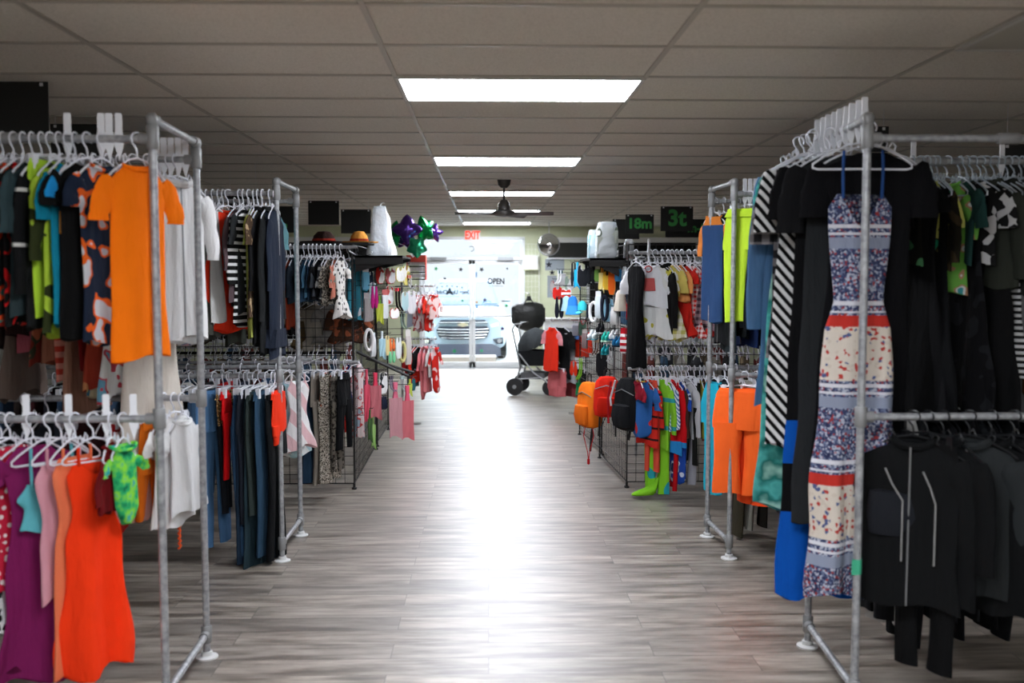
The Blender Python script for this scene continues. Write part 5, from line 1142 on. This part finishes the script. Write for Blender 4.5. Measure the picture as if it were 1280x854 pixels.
# ------------------------------------------------------------ balloons
def balloon(px, py, Y, rpx, hexc, lab, rz, n=5, sharp=.55, roll=0.0):
    p = at(px, py, Y); r = rpx*Y/FPX; N = 60; rs = []
    def rad(a):
        f = abs(((a*n/(2*PI)) % 1)-.5)*2; return r*(sharp+(1-sharp)*(f**1.2))
    prof_ = [(.02, .36), (.3, .345), (.55, .29), (.75, .2), (.9, .1), (1.0, 0), (.9, -.1), (.75, -.2), (.55, -.29), (.3, -.345), (.02, -.36)]
    M = Matrix.Rotation(roll, 4, 'Y')
    for k, (s_, d) in enumerate(prof_):
        rs.append([M @ Vector((rad(a)*s_*math.sin(a), d*r*(1+.04*math.sin(a*n*3)*s_), rad(a)*s_*math.cos(a))) for a in (2*PI*j/N for j in range(N))])
    t = thing('foil_balloon', lab, 'balloon', p, rz)
    nt = 'foil_'+hexc
    if nt not in MC:
        q = NT(nt); q.b.inputs['Base Color'].default_value = lin(hexc); q.b.inputs['Metallic'].default_value = .7; q.b.inputs['Roughness'].default_value = .18; q.bump(q.noise(22, 2), .01, .5); MC[nt] = q.m
    MB().rings(rs).build('foil_body', MC[nt], t)
    b = at(516, 322, 10.9)-p; b = Matrix.Rotation(-rz, 3, 'Z') @ b
    MB().tube([(0, 0, -r*.6), b*.5+Vector((.02, 0, 0)), b], .002, 5).build('ribbon', WPL, t)
balloon(509, 287, 10.6, 19, '5a3a94', 'large purple star balloon at the top of the bunch', .1, 4, .62)
balloon(492, 292, 10.9, 17, '0c8a4a', 'green star balloon at the left of the bunch', -.5, 5, .62, .3)
balloon(530, 287, 10.8, 18, '109a50', 'green star balloon at the right of the bunch', .7, 5, .65, -.3)
balloon(543, 291, 11.15, 13, '5c3c98', 'smaller purple star balloon at the far right of bunch', .5, 5, .5, .2)
balloon(521, 309, 10.5, 14, '3cc08c', 'pale green star balloon hanging lowest in the bunch', -.2, 5, .7, .6)
balloon(506, 300, 11.2, 13, '3a2a70', 'dark purple star balloon behind the bunch', .3, 5, .55, .1)
# red wire carrier under the balloons
Yr = 11.0; a, b = at(508, 350, Yr), at(532, 319, Yr); w = (b.x-a.x); h = b.z-a.z
t = thing('display_box', 'red and black tiered display box below the balloons', 'display rack', (a.x, Yr, a.z))
RED = solid('red_plastic', 'd8402c', .5)
MB().box((0, 0, h*.72), (w, .18, h)).build('red_panel', RED, t, smooth=False)
MB().box((0, .0, 0), (.008, .18, h*.72)).box((w-.008, 0, 0), (w, .18, h*.72)).build('side_frame', RED, t, smooth=False)
for z in (0, h*.28, h*.52): MB().box((.008, 0, z), (w-.008, .18, z+.014)).build('tray', BLKM, t, smooth=False)
for z in (h*.10, h*.36, h*.6): MB().box((.02, .02, z), (w-.02, .16, z+.04)).build('card_stack', cloth('plain:dcd4d4'), t, smooth=False)
# ------------------------------------------------------------ far left clothing stand
def tstand(lab, x, y, arms):
    t = thing('clothes_stand', lab, 'clothes stand', (x, y, 0))
    MB().tube([(0, 0, .02), (0, 0, max(z for z, _, _ in arms)+.05)], .014, 10).build('post', CHROME, t)
    MB().box((-.22, -.02, 0), (.22, .02, .025)).build('base', CHROME, t, smooth=False); MB().box((-.02, -.22, 0), (.02, .22, .024)).build('base', CHROME, t, smooth=False)
    for z, xa, xb in arms: MB().tube([(xa-x, 0, z), (xb-x, 0, z)], .009, 10).build('arm', CHROME, t)
    return t
YH = 11.4; ZH1, ZH2 = zat(530, 358, YH), zat(530, 424, YH)
tstand('chrome two tier clothes stand carrying red and white clothes, left of doors', -1.02, YH, [(ZH1, -1.1, xat(543, 358, YH)), (ZH2, -1.1, xat(546, 424, YH))])
W22 = 'on the chrome stand left of doors, top arm'
row(W22, YH, 358, [(514, 'tee', 408, 'plain:b8c4d4', 'misty blue', {'w': .10, 'yaw': .4}), (520, 'onesie', 412, 'gr:e4c8c8:c03a3a:14', 'pink and red speckled', {'w': .10, 'yaw': .4}), (525, 'dress', 414, 'gr:e8dcdc:b84848:18', 'white and rose sprigged', {'w': .10, 'yaw': .4}),
    (531, 'onesie', 412, 'gr:ecd0d0:c82c2c:10', 'white with red hearts', {'w': .10, 'yaw': .4}), (537, 'tee', 414, 'gr:c8281e:e8d8d4:9', 'red and white patterned', {'w': .11, 'yaw': .45, 'sleeve': 'plain:d8301f'}), (543, 'tee', 398, 'gr:e0c0bc:d0463c:12', 'pale pink and red trimmed', {'w': .09, 'yaw': .6, 'trim': 'plain:d02a20'})], -1, ZH1)
W23 = 'on the chrome stand left of doors, lower arm'
row(W23, YH, 424, [(514, 'jacket', 466, 'plain:9c1a1c', 'ruby red', {'w': .14, 'yaw': .5}), (517, 'pants', 484, 'plain:5c6068', 'mid grey', {'w': .12, 'yaw': .6}), (521, 'long', 478, 'plain:d83220', 'flame red', {'w': .14, 'yaw': .5, 'sl': .2}), (526, 'long', 463, 'plain:141416', 'little black', {'w': .14, 'yaw': .7, 'sl': .25}), (529, 'onesie', 498, 'plain:e07a80', 'salmon pink', {'w': .10, 'yaw': .4, 'sl': .2}),
    (534, 'jacket', 490, 'plain:e6868c', 'candy pink', {'w': .10, 'yaw': .4, 'sl': .2}), (539, 'tee', 472, 'plain:d4d0ce', 'pearl grey', {'w': .10, 'yaw': .4}), (544, 'onesie', 492, 'gr:d02820:e8c8c8:9', 'red and pink printed', {'w': .09, 'yaw': .5})], -1, ZH2)
# ------------------------------------------------------------ far right outfit stand
YJ = 12.2; ZJ = zat(705, 400, YJ)
tstand('black and chrome outfit stand at the aisle end, right side', 1.25, YJ, [(ZJ, xat(688, 400, YJ), 1.35), (ZJ-.55, xat(690, 455, YJ), 1.35)])
W24 = 'on outfit stand near the stroller'
row(W24, YJ, 400, [(690, 'tee', 464, 'plain:e2321e', 'red and pink', {'w': .15, 'yaw': .55, 'sleeve': 'plain:e09098'}), (700, 'tee', 473, 'plain:0f1012', 'black', {'w': .17, 'yaw': .8, 'sl': .2}), (711, 'dress', 480, 'plain:94969a', 'grey pinafore', {'w': .14, 'yaw': .7, 'sleeve': 'plain:33507c', 'flare': 1.2}), (722, 'jacket', 446, 'hs:e0361c:e0361c:.3', 'red padded', {'w': .17, 'yaw': .9, 'th': .04, 'sl': .25})], 1, ZJ)
row('hung low on outfit stand near the stroller', YJ, 455, [(697, 'pants', 496, 'plain:c06468', 'dusty pink', {'w': .16, 'yaw': .8, 'leg': .95}), (713, 'pants', 496, 'plain:7c3438', 'maroon', {'w': .13, 'yaw': .8, 'leg': .95}), (726, 'pants', 494, 'plain:141618', 'dark slim', {'w': .12, 'yaw': .6})], 1, ZJ-.55)
# second black gridwall behind the right display
gG = gridwall('gridwall_panel', 'black wire gridwall farther along the right side of the aisle', (1.12, 9.35), (1.02, 10.6), .05, 1.7, BLK)
def wr2(Y): return 1.12-.1*(Y-9.35)/1.25
goods(1, [('mitts', 717, 452, 470, 9.5, 13, 'plain:ee3c1e', 'plain:ee3c1e', 'bright red mittens left of the orange backpack'), ('sock', 726, 448, 476, 9.42, 9, 'plain:8cc83c', 'plain:c8e0b0', 'lime green socks beside the bright red mittens'), ('towel', 724, 472, 496, 9.6, 8, 'plain:1c8a50', 'plain:3aa868', 'green cloth hung under the lime green socks'),
    ('bib', 694, 350, 366, 10.2, 13, 'plain:e8e4e4', 'plain:c02a30', 'white bib with dark red edge at the far display end'), ('package', 704, 342, 358, 10.0, 10, 'plain:dfe2e4', 'plain:c8ccd0', 'white packet high on the far right gridwall'), ('bib', 712, 344, 362, 9.8, 12, 'gr:e8eaea:a0b8a8:10', 'plain:c8c8c8', 'white and green bib high on the far right gridwall'),
    ('bib', 729, 400, 420, 9.6, 12, 'plain:4a6858', 'plain:c82c34', 'dark green bib below the turquoise cap'), ('package', 720, 404, 420, 9.8, 9, 'plain:8a8a94', 'plain:c8c8d0', 'grey packet below the bright blue hat'), ('sock', 735, 402, 418, 9.5, 9, 'plain:c0b8b0', 'plain:2a2a2a', 'beige socks below the turquoise cap')], wr2, gG)
# same far panel on the left
gH = gridwall('gridwall_panel', 'black wire gridwall farther along the left side of the aisle', (-1.15, 9.9), (-1.15, 11.0), .05, 1.9, BLK)
# ------------------------------------------------------------ stroller
q = at(672, 483, 14.4)
st = thing('stroller', 'grey stroller with a chrome frame parked near the doors', 'stroller', (q.x, 14.4, 0), math.radians(-12))
SF = solid('stroller_frame', 'b8bcc0', .3, .6); SC = cloth('plain:3c4042'); SC2 = cloth('plain:26282a')
for s_ in (-.26, .26):
    MB().tube([(-.34, s_, .98), (-.30, s_, 1.06), (-.20, s_, 1.06)], .013, 8).build('handle_tube', SF, st)
    MB().tube([(-.34, s_, .98), (-.26, s_, .62), (-.22, s_, .42), (-.30, s_, .14)], .013, 8).build('rear_tube', SF, st)
    MB().tube([(-.24, s_, .62), (-.02, s_, .34), (.22, s_, .18)], .012, 8).build('front_tube', SF, st)
    MB().tube([(-.26, s_, .24), (.10, s_, .27)], .009, 8).build('side_brace', SF, st)
    rw = MB().lathe([(.10, -.016), (.125, -.014), (.13, 0), (.125, .014), (.10, .016)], 24, Matrix.Translation((-.30, s_*1.12, .13)) @ Matrix.Rotation(PI/2, 4, 'X')).build('rear_wheel', solid('stroller_tyre', '2a2b2d', .7), st)
    hb_ = MB().lathe([(.001, -.025), (.03, -.025), (.03, .025), (.001, .025)], 16, Matrix.Translation((-.30, s_*1.12, .13)) @ Matrix.Rotation(PI/2, 4, 'X'))
    for k in range(5): hb_.tube([(-.30+.02*math.cos(k*PI*.4), s_*1.12, .13+.02*math.sin(k*PI*.4)), (-.30+.108*math.cos(k*PI*.4), s_*1.12, .13+.108*math.sin(k*PI*.4))], .008, 6)
    hb_.build('hub', SF, rw)
    wh = MB().lathe([(.07, -.022), (.11, -.018), (.115, 0), (.11, .018), (.07, .022)], 22, Matrix.Translation((.22, s_*.9, .116)) @ Matrix.Rotation(PI/2, 4, 'X')).build('front_wheel', MC['stroller_tyre'], st)
    MB().lathe([(.001, -.02), (.025, -.02), (.07, -.01), (.07, .01), (.025, .02), (.001, .02)], 22, Matrix.Translation((.22, s_*.9, .116)) @ Matrix.Rotation(PI/2, 4, 'X')).build('hub', SF, wh)
    MB().tube([(.22, s_*.9, .12), (.20, s_*.9, .22), (.18, s_, .24)], .014, 8).build('caster_fork', BLKM, st)
MB().tube([(-.20, -.26, 1.06), (-.20, .26, 1.06)], .017, 10).build('push_bar', BLKM, st)
MB().tube([(-.26, -.26, .30), (-.26, .26, .30)], .010, 8).build('rear_axle', SF, st)
cs = []
for i in range(9):
    a = math.radians(188-i*19); cs.append([(-.02+(.28+.012*(i % 2))*math.cos(a)*math.cos(f), .26*math.sin(f), .68+(.31+.012*(i % 2))*math.sin(a)*math.cos(f)) for f in (math.radians(-86+172*k/12) for k in range(13))])
inner = [[(-.02+(x+.02)*.96, y*.96, .68+(z-.68)*.96) for x, y, z in r_] for r_ in cs]
MB().rings([o_+list(reversed(i_)) for o_, i_ in zip(cs, inner)]).build('canopy', SC, st)
MB().rings([[(x, y, z) for x, y in ((x0, -.22), (x1, -.22), (x1, .22), (x0, .22))] for z, x0, x1 in ((.44, -.16, .12), (.47, -.22, .20), (.62, -.26, .26), (.66, -.26, .27))]).build('seat_basket', SC2, st)
MB().rings([[(x, y, z) for x, y in ((x0, -.2), (x1, -.2), (x1, .2), (x0, .2))] for z, x0, x1 in ((.24, -.2, .1), (.26, -.22, .14), (.33, -.22, .14))]).build('storage_basket', cloth('plain:787a7c'), st)
MB().tube([(.24, -.25, .66), (.36, -.2, .72), (.38, 0, .73), (.36, .2, .72), (.24, .25, .66)], .014, 8).build('bumper_bar', BLKM, st)
# ------------------------------------------------------------ far wall: slat grid, duffel, mirror, signs
WG = solid('white_wire', 'e6e8e4', .5)
a, b = at(651, 432, YF-.08), at(674, 305, YF-.08)
gW = gridwall('gridwall_panel', 'white wire gridwall on the lime wall right of the doors', (a.x, YF-.06), (b.x, YF-.06), a.z, b.z, WG, pitch=.1)
p = at(664, 333, 17.9); t = thing('price_board', 'blank white board on the white gridwall right of the doors', 'sign', (p.x, YF-.09, zat(664, 337, YF-.09)))
MB().box((-.13, -.005, 0), (.15, .005, .27)).build('board', WHITE, t, smooth=False); MB().box((-.13, -.02, -.015), (.15, .005, 0)).build('ledge', solid('pale_green_trim', 'b8c08a', .6), t, smooth=False)
Yb = 16.6; top = at(661, 366, Yb); bot = zat(661, 415, Yb)
bag = thing('duffel_bag', 'large black leather duffel bag hanging beside the doors', 'bag', (top.x, Yb, top.z))
hb = top.z-bot; BM = NT('black_leather'); BM.b.inputs['Base Color'].default_value = lin('1e201e'); BM.b.inputs['Roughness'].default_value = .42; BM.bump(BM.noise(14, 3), .02, .7); BM = BM.m
def bs(x, h0, h1, d): return [(x, d*math.copysign(abs(math.cos(a))**.7, math.cos(a)), -hb+(h0+h1)/2+(h1-h0)/2*math.copysign(abs(math.sin(a))**.8, math.sin(a))) for a in (2*PI*k/20 for k in range(20))]
MB().rings([bs(-.30, .24, .34, .03), bs(-.29, .16, .44, .08), bs(-.2, .06, .50, .12), bs(0, .0, .52, .14), bs(.12, .02, .52, .13), bs(.24, .10, .48, .11), bs(.28, .2, .40, .05)]).build('bag_body', BM, bag)
for y in (-.11, .11):
    MB().tube([(-.16, y, -hb+.3), (-.12, y*.9, -hb+.42), (-.04, y*.4, -.12), (0, 0, 0), (.04, y*.4, -.12), (.13, y*.9, -hb+.42), (.16, y, -hb+.3)], .015, 8, flat=.6).build('handle', BM, bag)
MB().box((-.035, -.02, -.14), (.035, .02, -.06)).build('handle_wrap', BM, bag, smooth=False)
for x in (-.27, .25): MB().box((x-.03, -.1, -hb+.18), (x+.03, .06, -hb+.42)).build('end_pocket', BM, bag)
hk = gW
q_ = Vector((top.x, 0, top.z-.018))-Vector((hk.location.x, 0, 0))
MB().tube([(q_.x, 0, q_.z), (q_.x, Yb-(YF-.07)-.02, q_.z), (q_.x, Yb-(YF-.07)-.04, q_.z+.03)], .006, 8).build('display_hook', WG, hk)
p = at(685.5, 306, 16.6); t = thing('convex_mirror', 'round convex security mirror hung right of the doors', 'mirror', p, -.25)
MB().lathe([(.185, .02), (.165, -.02), (.12, -.05), (.06, -.068), (.001, -.072), (.001, -.06), (.165, 0), (.18, .025)], 36, Matrix.Rotation(-PI/2, 4, 'X') @ Matrix.Scale(1, 4)).build('mirror_dome', solid('mirror', 'e8ecee', .02, 1), t)
MB().tube([(.185*math.cos(a), .02, .185*math.sin(a)) for a in (2*PI*k/36 for k in range(36))], .012, 8, closed=True).build('rim', solid('mirror_rim', 'a8aaac', .4), t)
MB().tube([(0, .03, .1), (0, .06, .3), (0, .06, CEIL-p.z)], .008, 8).build('mirror_arm', WPL, t)
p0, p1 = at(686, 322, YF-.12), at(735, 302, YF-.12)
t = thing('menu_board', 'long black board high on far wall right of convex mirror', 'sign', (p0.x, YF-.021, p0.z)); MB().box((0, -.02, 0), (p1.x-p0.x, .02, p1.z-p0.z)).build('board', solid('board_dark', '22241f', .6), t, smooth=False)
MB().box((-.03, -.03, -.03), (p1.x-p0.x+.03, .02, 0)).build('board_ledge', ALU, t, smooth=False)
p0, p1 = at(682, 338, YF-.12), at(706, 324, YF-.12)
t = thing('star_poster', 'grey poster with a dark star below the long black board', 'poster', (p0.x, YF, p0.z)); MB().box((0, -.006, 0), (p1.x-p0.x, 0, p1.z-p0.z)).build('panel', solid('poster_grey', '9aa3aa', .7), t, smooth=False)
MB().prism(star_poly(.07), .004).build('star', DGV, t, (.07, -.01, .11), smooth=False)
t = thing('small_poster', 'narrow grey poster with dark marks under the star poster', 'poster', (at(690, 372, YF).x, YF-.006, at(690, 372, YF).z)); MB().box((-.09, 0, 0), (.09, .006, .42)).build('panel', MC['poster_grey'], t, smooth=False); MB().prism(star_poly(.06), .004).build('star', DGV, t, (0, -.004, .48), smooth=False)
# white shelving unit behind the stroller
q = at(676, 430, YF-.5)
t = thing('display_counter', 'white counter by the far wall behind the stroller', 'counter', (1.05, YF-.62, 0))
MB().box((0, 0, 0), (1.6, .5, .95)).build('cabinet', WHITE, t, smooth=False); MB().box((-.02, -.02, .95), (1.62, .52, .99)).build('top', WHITE, t, smooth=False)
for i in range(3): MB().box((.04+i*.52, -.012, .08), (.50+i*.52, .0, .9)).build('door', WHITE, t, smooth=False)
# white trim bands below the lime band on both sides of the doors
o = struct('trim_2', MB().box((XL, YF-.05, 2.40), (dl-.1, YF, 2.50)), WHITE); o = struct('trim_3', MB().box((1.15, YF-.05, 2.42), (XR, YF, 2.52)), WHITE)
# hats on top of the left gridwall rack
for px, py, w, c, lab in ((405, 305, .20, 'plain:2a1a16', 'dark brown wide-brimmed hat on top of left gridwall rack'), (449, 306, .16, 'plain:c88a3c', 'tan straw hat on top of the left gridwall rack')):
    p = at(px, py, 8.05)
    t = thing('brimmed_hat', lab, 'hat', (p.x, 8.05, 2.035)); n = 24
    MB().lathe([(.001, .10), (w*.25, .095), (w*.42, .06), (w*.48, .015), (w, .012), (w*.98, .004), (w*.4, .0), (.001, .0)], 28).build('hat_body', cloth(c), t)
    MB().lathe([(w*.485, .018), (w*.49, .02), (w*.47, .036), (w*.46, .034)], 28).build('hat_band', cloth('plain:8a2a1c'), t)
    MB().box((p.x-.25, 7.86, 2.022), (p.x+.1, 8.26, 2.034)).build('top_shelf', BLKM, gE, (-gE.location.x, -gE.location.y, 0), smooth=False)

# ------------------------------------------------------------ light
wld = bpy.data.worlds.new('world'); S.world = wld; wld.use_nodes = True
bg = wld.node_tree.nodes['Background']; bg.inputs[0].default_value = (.86, .93, 1.0, 1)
wt = wld.node_tree; tc = wt.nodes.new('ShaderNodeTexCoord'); sx = wt.nodes.new('ShaderNodeSeparateXYZ'); wt.links.new(tc.outputs['Generated'], sx.inputs[0])
mr = wt.nodes.new('ShaderNodeMapRange'); wt.links.new(sx.outputs[2], mr.inputs[0]); mr.inputs[1].default_value = .05; mr.inputs[2].default_value = .6; mr.inputs[3].default_value = .52; mr.inputs[4].default_value = 5.0
wt.links.new(mr.outputs[0], bg.inputs[1])
sun_d = bpy.data.lights.new('sun', 'SUN'); sun_d.energy = .5; sun_d.angle = .05; sun = bpy.data.objects.new('sun', sun_d); COL.objects.link(sun); sun.rotation_euler = (math.radians(-40), math.radians(20), 0)
S.view_settings.view_transform = 'Standard'; S.view_settings.look = 'None'; S.view_settings.exposure = 1.25; S.view_settings.gamma = 1
try: S.view_settings.use_curve_mapping = False
except Exception: pass
try:
    c = S.cycles; c.max_bounces = 8; c.diffuse_bounces = 4; c.glossy_bounces = 4; c.transmission_bounces = 6; c.transparent_max_bounces = 16; c.sample_clamp_indirect = 6; c.caustics_reflective = False; c.caustics_refractive = False; c.use_denoising = True
except Exception: pass

hs = MB()
for me, M in HST:
    b = len(hs.v); hs.v += [M @ v.co for v in me.vertices]; hs.f += [tuple(b+i for i in p.vertices) for p in me.polygons]
tag(hs.build('clothes_hanger', WPL), 'packed rows of empty white hangers behind the two black gridwalls', 'hanger', kind='stuff')
# ------------------------------------------------------------ make every label single out one thing
seen = {}
for o in list(S.objects):
    if o.parent is None and o.get('label'): seen.setdefault(o['label'], []).append(o)
for l, os_ in seen.items():
    if len(os_) > 1 and not os_[0].get('group'):
        for o in os_:
            if o.get('category') == 'hanger': o['label'] = l+' '+o['_where']
seen = {}
for o in list(S.objects):
    if o.parent is None and o.get('label'): seen.setdefault(o['label'], []).append(o)
for l, os_ in seen.items():
    if len(os_) > 1 and not os_[0].get('group'):
        for o in os_: o['group'] = l if o['category'] == 'hanger' else 'identical '+l
for o in list(S.objects):
    if '_where' in o: del o['_where']
    if o.parent is None and o.get('label') and len(o['label'].split()) > 16: print('LONG', len(o['label'].split()), o['label'])
